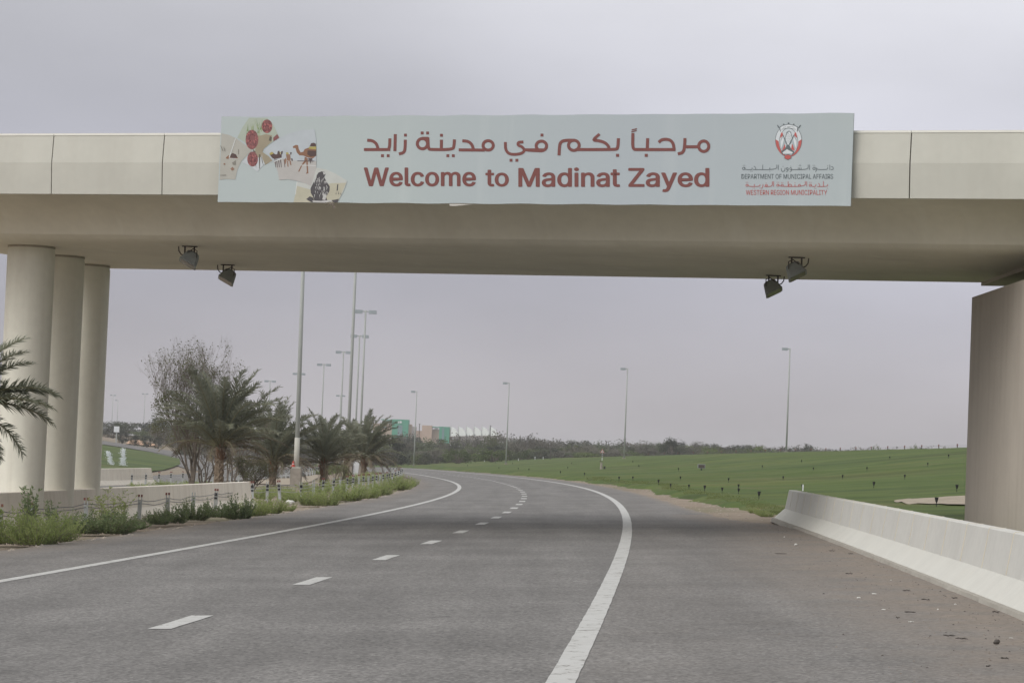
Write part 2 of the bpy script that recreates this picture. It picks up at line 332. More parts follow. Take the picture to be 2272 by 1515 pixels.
M['black'] = mat('black_plastic', (.03, .03, .032), .6, .3, noise=(9, .2, 3))
M['red'] = mat('red_plastic', (.45, .07, .05), .5, .4, noise=(9, .12, 3))
M['postcap'] = mat('weathered_red_cap', (.20, .075, .06), .7, .3, noise=(9, .2, 3))
M['wire'] = mat('wire_rope', (.30, .30, .27), .5, .5, noise=(30, .15, 2), metal=.2)
M['wire_dark'] = mat('dark_wire_rope', (.12, .12, .12), .6, .4, noise=(30, .15, 2))
M['cream_cover'] = mat('cream_pole_cover', (.47, .46, .41), .8, .3, noise=[(2, .08, 5)])
M['footing'] = mat('footing_concrete', (.30, .27, .23), .9, .2, noise=[(4, .18, 6)], bump=(12, .6, .02))
M['white'] = mat('white_paint', (.70, .72, .73), .5, .4, noise=(5, .05, 4))
M['bark'] = mat('grey_bark', (.17, .145, .12), .95, .1, noise=[(6, .3, 5)], bump=(30, .6, .01))
M['twig'] = mat('dry_twigs', (.215, .185, .155), .95, .1, noise=[(2, .25, 4)])
M['palmbark'] = mat('palm_bark', (.24, .19, .14), .95, .1, noise=[(9, .3, 5)], bump=(30, .7, .02))
M['palmdry'] = mat('dry_leaf_bases', (.20, .125, .08), .95, .1, noise=[(9, .3, 5)])
M['frond'] = leafmat('palm_frond', (.165, .175, .13), (.25, .265, .19), .45, .5)
M['frond_old'] = leafmat('old_palm_frond', (.12, .098, .068), (.18, .145, .10), .2, .7)
M['rachis'] = mat('frond_stem', (.17, .16, .09), .7, .3, noise=(5, .15, 3))
M['shrub_light'] = leafmat('light_shrub_leaves', (.27, .335, .12), (.38, .44, .17), .5)
M['shrub_dark'] = leafmat('dark_shrub_leaves', (.14, .195, .095), (.23, .285, .135), .45)
M['tree_olive'] = leafmat('olive_leaves', (.105, .115, .055), (.17, .175, .085), .35)
M['t_grey'] = leafmat('grey_scrub_leaves', (.11, .108, .085), (.165, .155, .12), .25, .8, .35)
M['t_green'] = leafmat('green_scrub_leaves', (.08, .105, .05), (.14, .16, .07), .3, .8, .35)
M['t_bright'] = leafmat('bright_scrub_leaves', (.09, .125, .04), (.15, .19, .06), .3, .8, .35)
M['t_dark'] = leafmat('dark_scrub_leaves', (.06, .07, .05), (.10, .108, .07), .25, .8, .35)
M['grass'] = leafmat('grass_blades', (.15, .19, .07), (.22, .25, .10), .5, .7, .12)
M['water'] = mat('sprinkler_spray', (.72, .76, .78), .4, .4, noise=(3, .05, 2))
M['stone_dark'] = mat('brown_gravel', (.20, .17, .14), .9, .2, noise=(6, .2, 5))
M['stone'] = mat('stone', (.33, .29, .24), .9, .2, noise=(6, .2, 5), bump=(12, .6, .02))
M['litter'] = mat('pale_litter', (.62, .62, .58), .7, .3, noise=(6, .1, 3))
M['stick'] = mat('dark_scraps', (.09, .08, .072), .85, .2, noise=(12, .3, 3))
M['green_wall'] = mat('green_wall', (.055, .30, .19), .7, .3, noise=(.5, .06, 3))
M['beige_wall'] = mat('pink_beige_wall', (.46, .35, .27), .8, .2, noise=(.3, .06, 3))
M['white_roof'] = mat('white_canopy', (.80, .85, .82), .7, .3, noise=(.4, .04, 3))
M['wall_grey'] = mat('pale_grey_wall', (.45, .43, .42), .8, .2, noise=(.4, .05, 3))
M['window'] = mat('window_glass', (.16, .25, .27), .3, .5, noise=(1, .1, 2))

# ------------------------------------------------------------------ ground
def grid_mesh(name, X, Y, Z, m, attrs=None, smooth=True):
    ny, nx = X.shape
    me = bpy.data.meshes.new(name); n = nx * ny
    co = np.stack([X, Y, Z], -1).reshape(-1, 3).astype('f')
    idx = np.arange(n).reshape(ny, nx); a = idx[:-1, :-1].ravel(); b = idx[:-1, 1:].ravel(); c = idx[1:, 1:].ravel(); d = idx[1:, :-1].ravel()
    fc = np.stack([a, b, c, d], -1).ravel(); nf = len(a)
    me.vertices.add(n); me.vertices.foreach_set('co', co.ravel()); me.loops.add(nf * 4); me.loops.foreach_set('vertex_index', fc.astype('i'))
    me.polygons.add(nf); me.polygons.foreach_set('loop_start', np.arange(0, nf * 4, 4, dtype='i')); me.polygons.foreach_set('loop_total', np.full(nf, 4, 'i'))
    me.polygons.foreach_set('use_smooth', [smooth] * nf); me.update(); me.validate()
    if attrs:
        for k, v in attrs.items():
            at_ = me.attributes.new(k, 'FLOAT', 'POINT'); at_.data.foreach_set('value', v.reshape(-1).astype('f'))
    me.materials.append(m); return me
def spaced(a, b, step, lim, grow=1.12):
    v = list(np.arange(a, b + step / 2, step)); s = step; hi = v[-1]
    while hi < lim[1]: s *= grow; hi += s; v.append(hi)
    s = step; lo = v[0]; pre = []
    while lo > lim[0]: s *= grow; lo -= s; pre.append(lo)
    return np.array(pre[::-1] + v)
gx = spaced(-40, 60, 1.0, (-2600, 2600)); gy = spaced(-10, 300, 1.25, (-300, 4500), 1.09)
GX, GY = np.meshgrid(gx, gy); GZ = H(GX, GY) - .10 + .05 * vnoise(GX / 1.7, GY / 1.7, 3) * (GY < 400)
ground = ob('ground', grid_mesh('ground', GX, GY, GZ, M['sand'])); tag(ground, kind='structure')

def strip(name, fa, fb, y0, y1, nx, m, dz, dy=1.0, attrs=None, jag=0):
    ys = np.arange(y0, y1 + dy / 2, dy); A = fa(ys); B = fb(ys)
    if jag: A = A + jag * (vnoise(ys * 1.3, ys * 0 + .5, 7) - .5) + jag * (vnoise(ys * 5, ys * 0 + .5, 8) - .5); B = B + jag * (vnoise(ys * 1.3, ys * 0 + 3.5, 9) - .5)
    u = np.linspace(0, 1, nx); X = A[:, None] * (1 - u) + B[:, None] * u; Y = np.repeat(ys[:, None], nx, 1)
    Z = H(X, Y) + dz
    at_ = attrs(X, Y) if attrs else None
    return ob(name, grid_mesh(name, X, Y, Z, m, at_))
# right-hand barrier line, base of its road face
BRp = [(1715, 1152), (1790, 1179), (1910, 1224), (2030, 1273), (2150, 1324), (2272, 1369)]
BR = np.array([march(a, b, plane) for a, b in BRp][::-1]); cB = np.polyfit(BR[:, 1], BR[:, 0], 2)
def XB(y): y = np.asarray(y, float); yc = np.clip(y, 20, 75); return np.polyval(cB, yc)
def XAR(y):
    y = np.asarray(y, float); t = sstep((y - 60) / 14); return (XB(y) + .05) * (1 - t) + XSR(y) * t
def road_attr(X, Y):
    r = XRL(Y); edge = XAR(Y); d = edge - X                   # distance from the right edge
    wid = np.interp(Y, [0, 22, 30, 40, 55, 70, 100, 400], [1.5, 2.0, 2.4, 2.8, 2.3, 1.5, .5, .4])
    dust = np.clip(1.15 - d / np.maximum(wid, .01), 0, 1) * (Y < 78) + np.clip(1 - d / .45, 0, 1) * (Y >= 78)
    dl = X - XLE(Y); dust = np.maximum(dust, np.clip(1 - dl / (.9 + .8 * vnoise(Y / 4, Y * 0, 5)), 0, 1) * .8)
    dust = np.maximum(dust, .10 * ((X > r) | (X < XLL(Y))))
    return {'dust': dust, 'lat': X - XLL(Y)}
road = strip('road', XLE, XAR, -40, 520, 60, M['asphalt'], 0.0, .8, road_attr, .25); tag(road, kind='structure')
def ribbon(name, pts, hw, m, dz, parent=None, wob=0.0, seed=0):
    """painted marking along a list of (x,y) points"""
    mb = MB(); P = [Vector((a, b)) for a, b in pts]; rnd = random.Random(seed)
    for i, p in enumerate(P):
        t = (P[min(i + 1, len(P) - 1)] - P[max(i - 1, 0)]).normalized(); n_ = Vector((t.y, -t.x))
        for s in (-1, 1):
            q = p + n_ * s * (hw + rnd.uniform(-wob, wob)); mb.v.append((q.x, q.y, Hf(q.x, q.y) + dz))
    for i in range(len(P) - 1): mb.f.append((2 * i, 2 * i + 1, 2 * i + 3, 2 * i + 2))
    return mb.build(name, m, parent)
def line_pts(f, y0, y1, st): return [(float(f(y)), float(y)) for y in np.arange(y0, y1, st)]
ribbon('edge_line', line_pts(XLL, -30, 60, .35) + line_pts(XLL, 60, 500, 1.0), .10, M['paint'], .005, road, .003, 1)
ribbon('edge_line', line_pts(XRL, -30, 60, .35) + line_pts(XRL, 60, 500, 1.0), .105, M['paint'], .005, road, .004, 2)
dy_ = [march(a, b, plane)[1] for a, b in DLp[:12]]
while dy_[-1] < 430: dy_.append(dy_[-1] + 6.9)
dy_ = [dy_[0] - 9, dy_[0] - 18] + dy_
for i, y in enumerate(dy_):
    ribbon('lane_dash', line_pts(XDL, y - 1.1, y + 1.15, .44), .11, M['paint'], .005, road, .006, 10 + i)
# opposite carriageway, beyond the median
OP = np.array([(-24, 60), (-22.5, 110), (-20.2, 165), (-18.0, 200), (-17.6, 235), (-20.5, 290), (-27, 363), (-38, 430), (-52, 500)])
cO = np.polyfit((OP[:, 1] - 250) / 200, OP[:, 0], 4)
def XO(y): y = np.clip(np.asarray(y, float), 40, 520); return np.polyval(cO, (y - 250) / 200)
opp = strip('opposite_road', lambda y: XO(y) - 13, XO, 60, 515, 24, M['asphalt'], .02, 1.5, lambda X, Y: {'dust': np.clip(1 - (XO(Y) - X) / 1.2, 0, 1) * .6, 'lat': XO(Y) - X}); tag(opp, kind='structure')
ribbon('edge_line', line_pts(lambda y: XO(y) - 1.6, 100, 510, 1.5), .14, M['paint'], .03, opp, .01, 3)
# lawn on the outside of the bend
ys = np.concatenate([np.arange(4, 200, .8), np.arange(200, 400, 1.6), np.arange(400, 640, 3.0)]); nx = 230
a0 = np.where(ys < 70, XB(ys) + 1.0 + 0 * ys, XSR(ys)) + .45 + .8 * vnoise(ys / 5, ys * 0, 2) + .6 * vnoise(ys / 1.3, ys * 0, 12) + .9 * np.exp(-((ys - 78) / 14) ** 2)
u = np.linspace(0, 1, nx) ** 1.3; W_ = np.interp(ys, [46, 120, 300, 640], [40, 60, 110, 150])
LX = a0[:, None] + u[None, :] * W_[:, None]; LY = np.repeat(ys[:, None], nx, 1)
def mound(x, y):
    v = vnoise(x / 13 + .25 * y / 11, y / 3.4, 21); v = np.clip((v - .35) / .22, 0, 1); v = v * v * (3 - 2 * v)
    return .17 * v * np.clip((y - 60) / 100, .25, 1) + .09 * vnoise(x / 2.4, y / 1.4, 22) + .02 * vnoise(x / .7, y / .7, 23)
dE = u[None, :] * W_[:, None]; LZ = H(LX, LY) + mound(LX, LY) * np.clip(dE / 1.2, 0, 1) - .16 * np.clip(1 - dE / .5, 0, 1) - .2 * np.clip(1 - (LY - 4) / 1.5, 0, 1)
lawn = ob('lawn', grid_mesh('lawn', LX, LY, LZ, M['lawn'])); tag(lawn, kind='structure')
def lawn_z(x, y): return Hf(x, y) + float(mound(x, y)) * .95
# bare patch by the wall pier
def patch(name, top, bot, m, dz, n=24, k=8, hfun=H):
    """a ground sheet lofted between two surveyed outlines"""
    T = np.array([march(a, b, hfun) for a, b in top]); B = np.array([march(a, b, hfun) for a, b in bot])
    s = np.linspace(0, 1, n); f = lambda P: np.stack([np.interp(s, np.linspace(0, 1, len(P)), P[:, i]) for i in (0, 1)], -1)
    T, B = f(T), f(B); v = np.linspace(0, 1, k)[:, None, None]; G = B[None] * (1 - v) + T[None] * v
    Z = hfun(G[..., 0], G[..., 1]) + dz
    return tag(ob(name, grid_mesh(name, G[..., 0], G[..., 1], Z, m)), kind='structure')
HL = lambda x, y: H(x, y) + mound(x, y)
patch('bare_sand_patch', [(1984, 1112), (2040, 1107), (2100, 1103), (2160, 1100), (2260, 1096)], [(1984, 1114.5), (2040, 1118), (2100, 1121), (2160, 1123), (2260, 1128)], M['sand_pale'], .03, 40, 10, HL)
# inside of the far bend on the left: lawn, ramp road, sand
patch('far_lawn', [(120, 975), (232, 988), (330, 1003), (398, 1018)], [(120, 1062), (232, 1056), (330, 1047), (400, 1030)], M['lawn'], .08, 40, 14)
patch('ramp_road', [(120, 962), (232, 979), (300, 990), (400, 1003), (520, 1012)], [(120, 974), (232, 987), (330, 1002), (402, 1016), (520, 1024)], M['asphalt'], .10, 40, 5)
patch('sand_bank', [(286, 979), (303, 976), (318, 980), (345, 986)], [(280, 985), (303, 987), (330, 990), (350, 991)], M['sand_orange'], .14, 30, 5)
patch('sand_slab', [(585, 1058), (640, 1060), (690, 1054), (704, 1051)], [(560, 1071), (640, 1075), (690, 1068), (706, 1058)], M['sand_pale'], -.02, 12, 5)

# ------------------------------------------------------------------ bridge
ALPHA = math.atan(.384); ca, sa = math.cos(ALPHA), math.sin(ALPHA)
SB = 1.055                # the bridge stands this much farther than first surveyed
def zb(z): return EYE + (z - EYE) * SB
QF, QN, QB = 53.5 * ca * SB, 55.8 * ca * SB, 64.5 * ca * SB          # fascia, soffit near edge, soffit far edge (distance square to the deck)
ZS, ZB, ZT = zb(5.80), zb(6.63), zb(7.80)
br = thing('bridge', 'cream concrete road bridge on round columns spanning the highway', 'bridge', (0, 0, 0), -ALPHA)
def br_local(p): return Vector((p[0] * ca - p[1] * sa, p[0] * sa + p[1] * ca, p[2]))
prof = [(QF + .12, ZB + .02), (QF + .45, ZB - .01), (QF + .85, ZB - .05), (QF + 1.2, ZB - .13), (QF + 1.48, ZB - .25), (QF + 1.70, ZB - .40), (QF + 1.87, ZB - .57), (QN - .30, ZS + .14), (QN - .18, ZS + .065), (QN - .02, ZS + .02), (QN + .18, ZS)]
far = [(QB - .08, ZS), (QB + .04, ZS + .02), (QB + .12, ZS + .09), (QB + .3, ZS + .25), (QB + .6, ZB - .3), (QB + 1.2, ZB - .05), (QB + 2.0, ZB)]
prof = prof + far + [(QB + 2.0, ZT - .1), (QB + 1.75, ZT - .1), (QB + 1.7, ZB + .42), (QF + .42, ZB + .42), (QF + .36, ZT - .1), (QF + .12, ZT - .1)]
d_ = MB(); T0, T1, NT = -36, 32, 33; n_ = len(prof)
for i in range(NT):
    t = T0 + (T1 - T0) * i / (NT - 1); d_.v += [(t, q, z) for q, z in prof]
for i in range(NT - 1):
    for k in range(n_):
        k2 = (k + 1) % n_; d_.f.append((i * n_ + k, (i + 1) * n_ + k, (i + 1) * n_ + k2, i * n_ + k2))
d_.f.append(tuple(range(n_))); d_.f.append(tuple((NT - 1) * n_ + k for k in reversed(range(n_))))
dk = d_.build('deck', M['deck'], br, False)
for p in dk.data.polygons: p.use_smooth = len(p.vertices) == 4
dk.data.set_sharp_from_angle(angle=math.radians(28))
def tq_(px, py):
    d = ray(px, py); k = QF / (d[0] * sa + d[1] * ca); return d[0] * k * ca - d[1] * k * sa
P0 = tq_(117, 360); PS = (tq_(2020, 365) - P0) / 7 if abs((tq_(2020, 365) - P0) / 7 - (tq_(364, 362) - P0)) < .25 else tq_(364, 362) - P0
print('panel', P0, tq_(364, 362) - P0, tq_(2020, 365) - P0)
k0 = -9
zc = (ZB + ZT) / 2 + .03
pr = [(QF + .10, ZB - .03), (QF + .0, ZB - .03), (QF - .045, zc), (QF, ZT), (QF + .10, ZT)]
def fascia_mesh(Ln):
    m_ = MB()
    for t in (.012, Ln - .012): m_.v += [(t, q, z) for q, z in pr]
    n5 = len(pr)
    for k in range(n5):
        k2 = (k + 1) % n5; m_.f.append((k, n5 + k, n5 + k2, k2))
    m_.f.append(tuple(range(n5))); m_.f.append(tuple(n5 + k for k in reversed(range(n5)))); return m_.mesh('fascia_panel', M['fascia'])
fm = fascia_mesh(PS); cp = MB().box((PS / 2, QF + .19, ZT + .025), (PS - .012, .40, .045)).mesh('coping', mat('coping_highlight', (.80, .79, .72), .7, .3, noise=(2, .04, 4)))  # coping colour lightened to paint a bright highlight line along the fascia top
for k in range(k0, 16):
    ob('fascia_panel', fm, br, (P0 + PS * k, 0, 0)); ob('coping', cp, br, (P0 + PS * k, 0, 0))
cols = [at(63, 700, 61.4 * SB), at(132, 700, 64.3 * SB), at(191.5, 700, 67.2 * SB)]
for i, p in enumerate(cols):
    q = br_local((p.x, p.y, 0)); gz = Hf(p.x, p.y) - .3; r = .51
    pf = [(r, gz)] + [(r, gz + (ZS - .12 - gz) * j / 6) for j in range(1, 7)]
    r = .55; pf = [(.55, z) for _, z in pf]; c = MB().lathe(pf, 40).build('column', M['column'], br, True); c.data.set_sharp_from_angle(angle=math.radians(40)); c.location = (q.x, q.y, 0)
    g = MB().lathe([(r - .004, ZS - .05), (r - .004, ZS + .03)], 32).build('gap_shade_collar', M['gap_shade'], c)  # thin band coloured as the shadow gap under the soffit
    g2_ = MB().lathe([(r - .012, ZS - .13), (r - .012, ZS - .045)], 32).build('bearing_pad', M['column'], c)
# wall pier on the right: long wall with rounded ends, along the road below
def stadium(x0, x1, ya, yb, z0, z1, n=12):
    r = (x1 - x0) / 2; cx = (x0 + x1) / 2; o = []
    for i in range(n + 1): a = PI * i / n; o.append((cx + r * math.cos(a), yb - r + r * .8 * math.sin(a)))
    for i in range(n + 1): a = PI + PI * i / n; o.append((cx + r * math.cos(a), ya + r + r * .8 * math.sin(a)))
    m_ = MB(); N = len(o); m_.v += [(x, y, z0) for x, y in o] + [(x, y, z1) for x, y in o]
    for i in range(N): m_.f.append((i, (i + 1) % N, N + (i + 1) % N, N + i))
    m_.f.append(tuple(reversed(range(N)))); m_.f.append(tuple(range(N, 2 * N))); return m_
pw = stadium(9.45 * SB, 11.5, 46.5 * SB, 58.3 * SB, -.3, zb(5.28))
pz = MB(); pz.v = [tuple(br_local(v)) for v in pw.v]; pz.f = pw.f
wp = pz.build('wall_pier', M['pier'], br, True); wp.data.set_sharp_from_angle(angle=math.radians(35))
b1 = MB(); xd = at(2176, 631, 60.6 * SB).x
P_ = [br_local((x, y, 0)) for x, y in ((xd, 60.6 * SB - .384 * (xd - 10 * SB)), (xd, 52.6 * SB), (12.0, 52.0 * SB), (12.0, 60.0 * SB))]
n0 = len(b1.v); b1.v += [(p.x, p.y, z) for z in (ZS - .075, ZS + .02) for p in P_]
b1.f += [(0, 1, 2, 3), (7, 6, 5, 4), (0, 4, 5, 1), (1, 5, 6, 2), (2, 6, 7, 3), (3, 7, 4, 0)]; b1.build('diaphragm', M['pier'], br)
bp_ = MB()
for yy in (49.5, 52.3):
    q = br_local((10.75, yy * SB, 0)); bp_ = MB().box((q.x, q.y, zb(5.51)), (.7, .5, .46)); bp_.build('bearing_block', M['gap'], br)
# joint line down the rounded end of the wall pier
# ------------------------------------------------------------------ banner
QBN = QF - .16
def bt(px, py, off=0.0):
    """surveyed point on the banner face -> (t, z) in the bridge frame"""
    d = ray(px, py); q = QBN; k = q / (d[0] * sa + d[1] * ca); return (d[0] * k * ca - d[1] * k * sa, EYE + d[2] * k)
tA = (bt(490, 260)[0] + bt(484, 448)[0]) / 2; tB = (bt(1895, 250)[0] + bt(1887, 457)[0]) / 2
zA = (bt(484, 448)[1] + bt(1136, 453)[1] + bt(1887, 457)[1]) / 3; zT = (bt(490, 260)[1] + bt(1136, 256)[1] + bt(1895, 250)[1]) / 3
bn = thing('banner', 'long pale grey banner with dark red Arabic and English welcome lettering on the bridge parapet', 'banner', (0, 0, 0), -ALPHA)
def ban_extra(m, n, l, b, tc, src):
    s = nz(n, l, tc, 1.0, 3, st=(.12, 1, .1), a=0, b=1); c = mixc(n, l, s, (.455, .515, .51), (.425, .475, .505)); c = mixc(n, l, nz(n, l, tc, 1.0, 4, st=(2.5, 1, .15), lo=.55, hi=.8, a=0, b=.18), c, (.68, .72, .70)); l(c, b.inputs['Base Color'])
M['banner'] = mat('banner_vinyl', (.43, .47, .47), .55, .35, extra=ban_extra)
NBX = 60; pm = MB(); thk = .03
for j in range(2):
    for i in range(NBX + 1):
        t = tA + (tB - tA) * i / NBX; wz = .006 * math.sin(i * 1.1) + .004 * math.sin(i * 5.3 + j)
        pm.v.append((t, QBN + .004, zA + wz * .8 if j == 0 else zT + wz))
for i in range(NBX): pm.f.append((i, i + 1, NBX + 2 + i, NBX + 1 + i))
pn = len(pm.v); pm.v += [(t, q + thk, z) for t, q, z in pm.v[:pn]]
for i in range(NBX):
    pm.f.append((pn + i + 1, pn + i, pn + NBX + 1 + i, pn + NBX + 2 + i)); pm.f.append((i + 1, i, pn + i, pn + i + 1)); pm.f.append((NBX + 1 + i, NBX + 2 + i, pn + NBX + 2 + i, pn + NBX + 1 + i))
pm.build('banner_sheet', M['banner'], bn)
PC = {}
def pmat(c):
    if min(c) > .28: c = tuple(v * 1.22 for v in c)
    if c not in PC: PC[c] = mat('print_ink', c, .6, .3, noise=(4, .05, 3))
    return PC[c]
LAY = [0.0]
def lay(step=.00006): LAY[0] += step; return QBN - .0005 - LAY[0]
def relay(v=0.0): LAY[0] = v
Z1 = lambda x, y: (480 + x / 3.1556, 240 + y / 3.1556)
Z2 = lambda x, y: (1180 + x / 3.1123, 240 + y / 3.1123)
Z3 = lambda x, y: (480 + x / 6.8875, 250 + y / 6.8875)
Z4 = lambda x, y: (1620 + x / 6.8857, 250 + y / 6.8857)
def ink(mb, fn, pts, closed=True):
    q = lay(.00001); mb.poly([(a, q, b) for a, b in (bt(*fn(x, y)) for x, y in pts)])
def stroke(mb, fn, pts, w, cap=True):
    """pen stroke of width w (zoomed px) as ribbon pieces with round joints"""
    P = [Vector(p) for p in pts]
    if len(P) > 2:                                          # Chaikin smoothing
        for _ in range(2):
            Q = [P[0]]
            for a, b in zip(P, P[1:]): Q += [a * .75 + b * .25, a * .25 + b * .75]
            Q.append(P[-1]); P = Q
    q = lay(); L_, R_ = [], []
    for i, p in enumerate(P):
        t = (P[min(i + 1, len(P) - 1)] - P[max(i - 1, 0)]).normalized(); n_ = Vector((-t.y, t.x)) * w / 2
        L_.append(p + n_); R_.append(p - n_)
    base = len(mb.v)
    for a, b in zip(L_, R_):
        for c in (a, b): x, z = bt(*fn(c.x, c.y)); mb.v.append((x, q, z))
    for i in range(len(P) - 1): mb.f.append((base + 2 * i, base + 2 * i + 1, base + 2 * i + 3, base + 2 * i + 2))
def ring(mb, fn, cx, cy, rx, ry, w, a0=0, a1=2 * PI, n=22):
    q = lay(); base = len(mb.v)
    for i in range(n + 1):
        a = a0 + (a1 - a0) * i / n
        for s in (-.5, .5): x, z = bt(*fn(cx + (rx + s * w) * math.cos(a), cy + (ry + s * w) * math.sin(a))); mb.v.append((x, q, z))
    for i in range(n): mb.f.append((base + 2 * i, base + 2 * i + 1, base + 2 * i + 3, base + 2 * i + 2))
def dot_(mb, fn, cx, cy, s): ink(mb, fn, [(cx - s / 2, cy - s / 2), (cx + s / 2, cy - s / 2), (cx + s / 2, cy + s / 2), (cx - s / 2, cy + s / 2)])
def ell(cx, cy, rx, ry, n=20, a=0): return [(cx + rx * math.cos(t) * math.cos(a) - ry * math.sin(t) * math.sin(a), cy + rx * math.cos(t) * math.sin(a) + ry * math.sin(t) * math.cos(a)) for t in (2 * PI * i / n for i in range(n))]
MAROON = (.20, .072, .064); GREYI = (.13, .155, .165); REDI = (.50, .12, .11)
W = 21
# Zayed
relay()
m_ = MB()
stroke(m_, Z1, [(1033, 291), (1218, 291)], W); stroke(m_, Z1, [(1056, 226), (1092, 228), (1122, 250), (1133, 288)], W); stroke(m_, Z1, [(1215, 213), (1214, 262), (1207, 291), (1180, 291)], W)
stroke(m_, Z1, [(1253, 183), (1250, 302)], W); stroke(m_, Z1, [(1323, 222), (1322, 275), (1316, 312), (1278, 322)], W); dot_(m_, Z1, 1324, 190, 20); dot_(m_, Z1, 1163, 334, 20); dot_(m_, Z1, 1203, 334, 20)
m_.build('arabic_word', pmat(MAROON), bn)
m_ = MB()
ring(m_, Z1, 1903, 262, 36, 33, W); stroke(m_, Z1, [(1697, 293), (1880, 295)], W); stroke(m_, Z1, [(1722, 230), (1760, 232), (1790, 254), (1800, 290)], W)
stroke(m_, Z1, [(1667, 220), (1664, 265), (1656, 291), (1500, 291), (1484, 285), (1481, 207)], W); stroke(m_, Z1, [(1576, 222), (1575, 290)], W); ring(m_, Z1, 1443, 250, 36, 36, W)
stroke(m_, Z1, [(1440, 209), (1486, 209)], 14)
for a in ((1441, 175), (1479, 175), (1576, 191), (1621, 334), (1659, 334)): dot_(m_, Z1, *a, 20)
m_.build('arabic_word', pmat(MAROON), bn)
m_ = MB()
stroke(m_, Z1, [(2024, 238), (2024, 290), (2048, 322), (2095, 326), (2140, 318), (2160, 296), (2140, 270), (2112, 262), (2112, 240), (2150, 238)], W - 1); stroke(m_, Z1, [(2150, 293), (2300, 294)], W)
ring(m_, Z2, 66, 262, 36, 33, W); stroke(m_, Z2, [(-30, 291), (70, 296)], W)
for a in ((2063, 366), (2104, 366)): dot_(m_, Z1, *a, 20)
dot_(m_, Z2, 70, 187, 20); m_.build('arabic_word', pmat(MAROON), bn)
m_ = MB()
ring(m_, Z2, 290, 258, 37, 35, W); stroke(m_, Z2, [(290, 223), (225, 223), (196, 238), (190, 275), (188, 327)], W); stroke(m_, Z2, [(315, 287), (575, 287), (594, 280), (598, 209)], W)
stroke(m_, Z2, [(440, 222), (500, 235), (530, 262), (534, 287)], W); stroke(m_, Z2, [(468, 180), (418, 222), (450, 226)], W - 2); dot_(m_, Z2, 592, 327, 21); m_.build('arabic_word', pmat(MAROON), bn)
m_ = MB()
ring(m_, Z2, 1187, 264, 35, 36, W); stroke(m_, Z2, [(1150, 268), (1050, 268)], W); stroke(m_, Z2, [(1057, 208), (1056, 262), (1046, 308), (1008, 317)], W)
stroke(m_, Z2, [(698, 173), (696, 262), (704, 286), (730, 287), (992, 287)], W); stroke(m_, Z2, [(800, 209), (797, 285)], W); stroke(m_, Z2, [(876, 238), (897, 217), (945, 216), (975, 238), (983, 285)], W)
dot_(m_, Z2, 790, 327, 21); stroke(m_, Z2, [(687, 165), (724, 156)], 7); stroke(m_, Z2, [(689, 152), (726, 143)], 7); m_.build('arabic_word', pmat(MAROON), bn)
# Latin lettering
relay()
def word(txt, x0, x1, ytop, ybase, ref, color, bold=0.0, name='latin_lettering'):
    """txt fitted between x0..x1; cap height from ytop to ybase (photo px on the banner); bold = stroke gain in em"""
    cu = bpy.data.curves.new('t', 'FONT'); cu.body = txt; cu.size = 1; cu.resolution_u = 3
    if FONT: cu.font = FONT
    o = bpy.data.objects.new('t', cu); C.objects.link(o); bpy.context.view_layer.update()
    me = bpy.data.meshes.new_from_object(o.evaluated_get(bpy.context.evaluated_depsgraph_get()))
    co = np.array([v.co[:] for v in me.vertices]); F_ = [tuple(p.vertices) for p in me.polygons]; xa, xb = co[:, 0].min() - bold, co[:, 0].max() + bold
    cu.body = ref; bpy.context.view_layer.update(); m3 = bpy.data.meshes.new_from_object(o.evaluated_get(bpy.context.evaluated_depsgraph_get()))
    c3 = np.array([v.co[:] for v in m3.vertices]); c0_, c1_ = c3[:, 1].min() - bold * .6, c3[:, 1].max() + bold * .6
    relay(); mb = MB(); offs = [(0, 0)] + ([(bold * math.cos(a), bold * .6 * math.sin(a)) for a in (PI / 4 * k for k in range(8))] if bold else [])
    for ox, oy in offs:
        q = lay(.00006); base = len(mb.v)
        for x, y, _ in co:
            px = x0 + (x + ox - xa) / (xb - xa) * (x1 - x0); py = ybase - (y + oy - c0_) / (c1_ - c0_) * (ybase - ytop); t, z = bt(px, py); mb.v.append((t, q, z))
        mb.f += [tuple(base + i for i in f) for f in F_]
    bpy.data.objects.remove(o); mb.build(name, pmat(color), bn)
FONT = None
try: FONT = bpy.data.fonts.load(bpy.utils.resource_path('LOCAL') + '/datafiles/fonts/Inter.woff2')
except Exception: pass
word('Welcome', 807, 1056, 372, 413.5, 'H', MAROON, .020); word('to', 1077, 1129, 374, 414, 'H', MAROON, .020)
word('Madinat', 1150, 1376, 373, 415, 'H', MAROON, .020); word('Zayed', 1394, 1574, 373, 415, 'H', MAROON, .020)
word('DEPARTMENT OF MUNICIPAL AFFAIRS', 1645, 1848.5, 386.5, 397, 'H', GREYI, .004); word('WESTERN REGION MUNICIPALITY', 1655, 1835, 422, 432.5, 'H', REDI, .003)
m_ = MB(); w1 = 8
S = lambda pts, w=w1: stroke(m_, Z4, pts, w)
for x in (1523, 1213, 735): S([(x, 797), (x, 876)])
S([(1545, 825), (1568, 830), (1576, 850), (1572, 872), (1536, 872)]); S([(1490, 835), (1490, 872), (1330, 872), (1322, 850)]); S([(1322, 838), (1320, 880), (1302, 906)])
ring(m_, Z4, 1281, 855, 18, 18, w1); S([(1300, 832), (1300, 872)]); S([(1192, 797), (1192, 872), (945, 872)])
for x in (1085, 1062, 1040, 605, 335): S([(x, 842), (x, 872)])
ring(m_, Z4, 926, 858, 15, 15, w1); S([(941, 858), (938, 890), (912, 906)]); ring(m_, Z4, 872, 858, 15, 15, w1); S([(887, 858), (884, 890), (858, 906)])
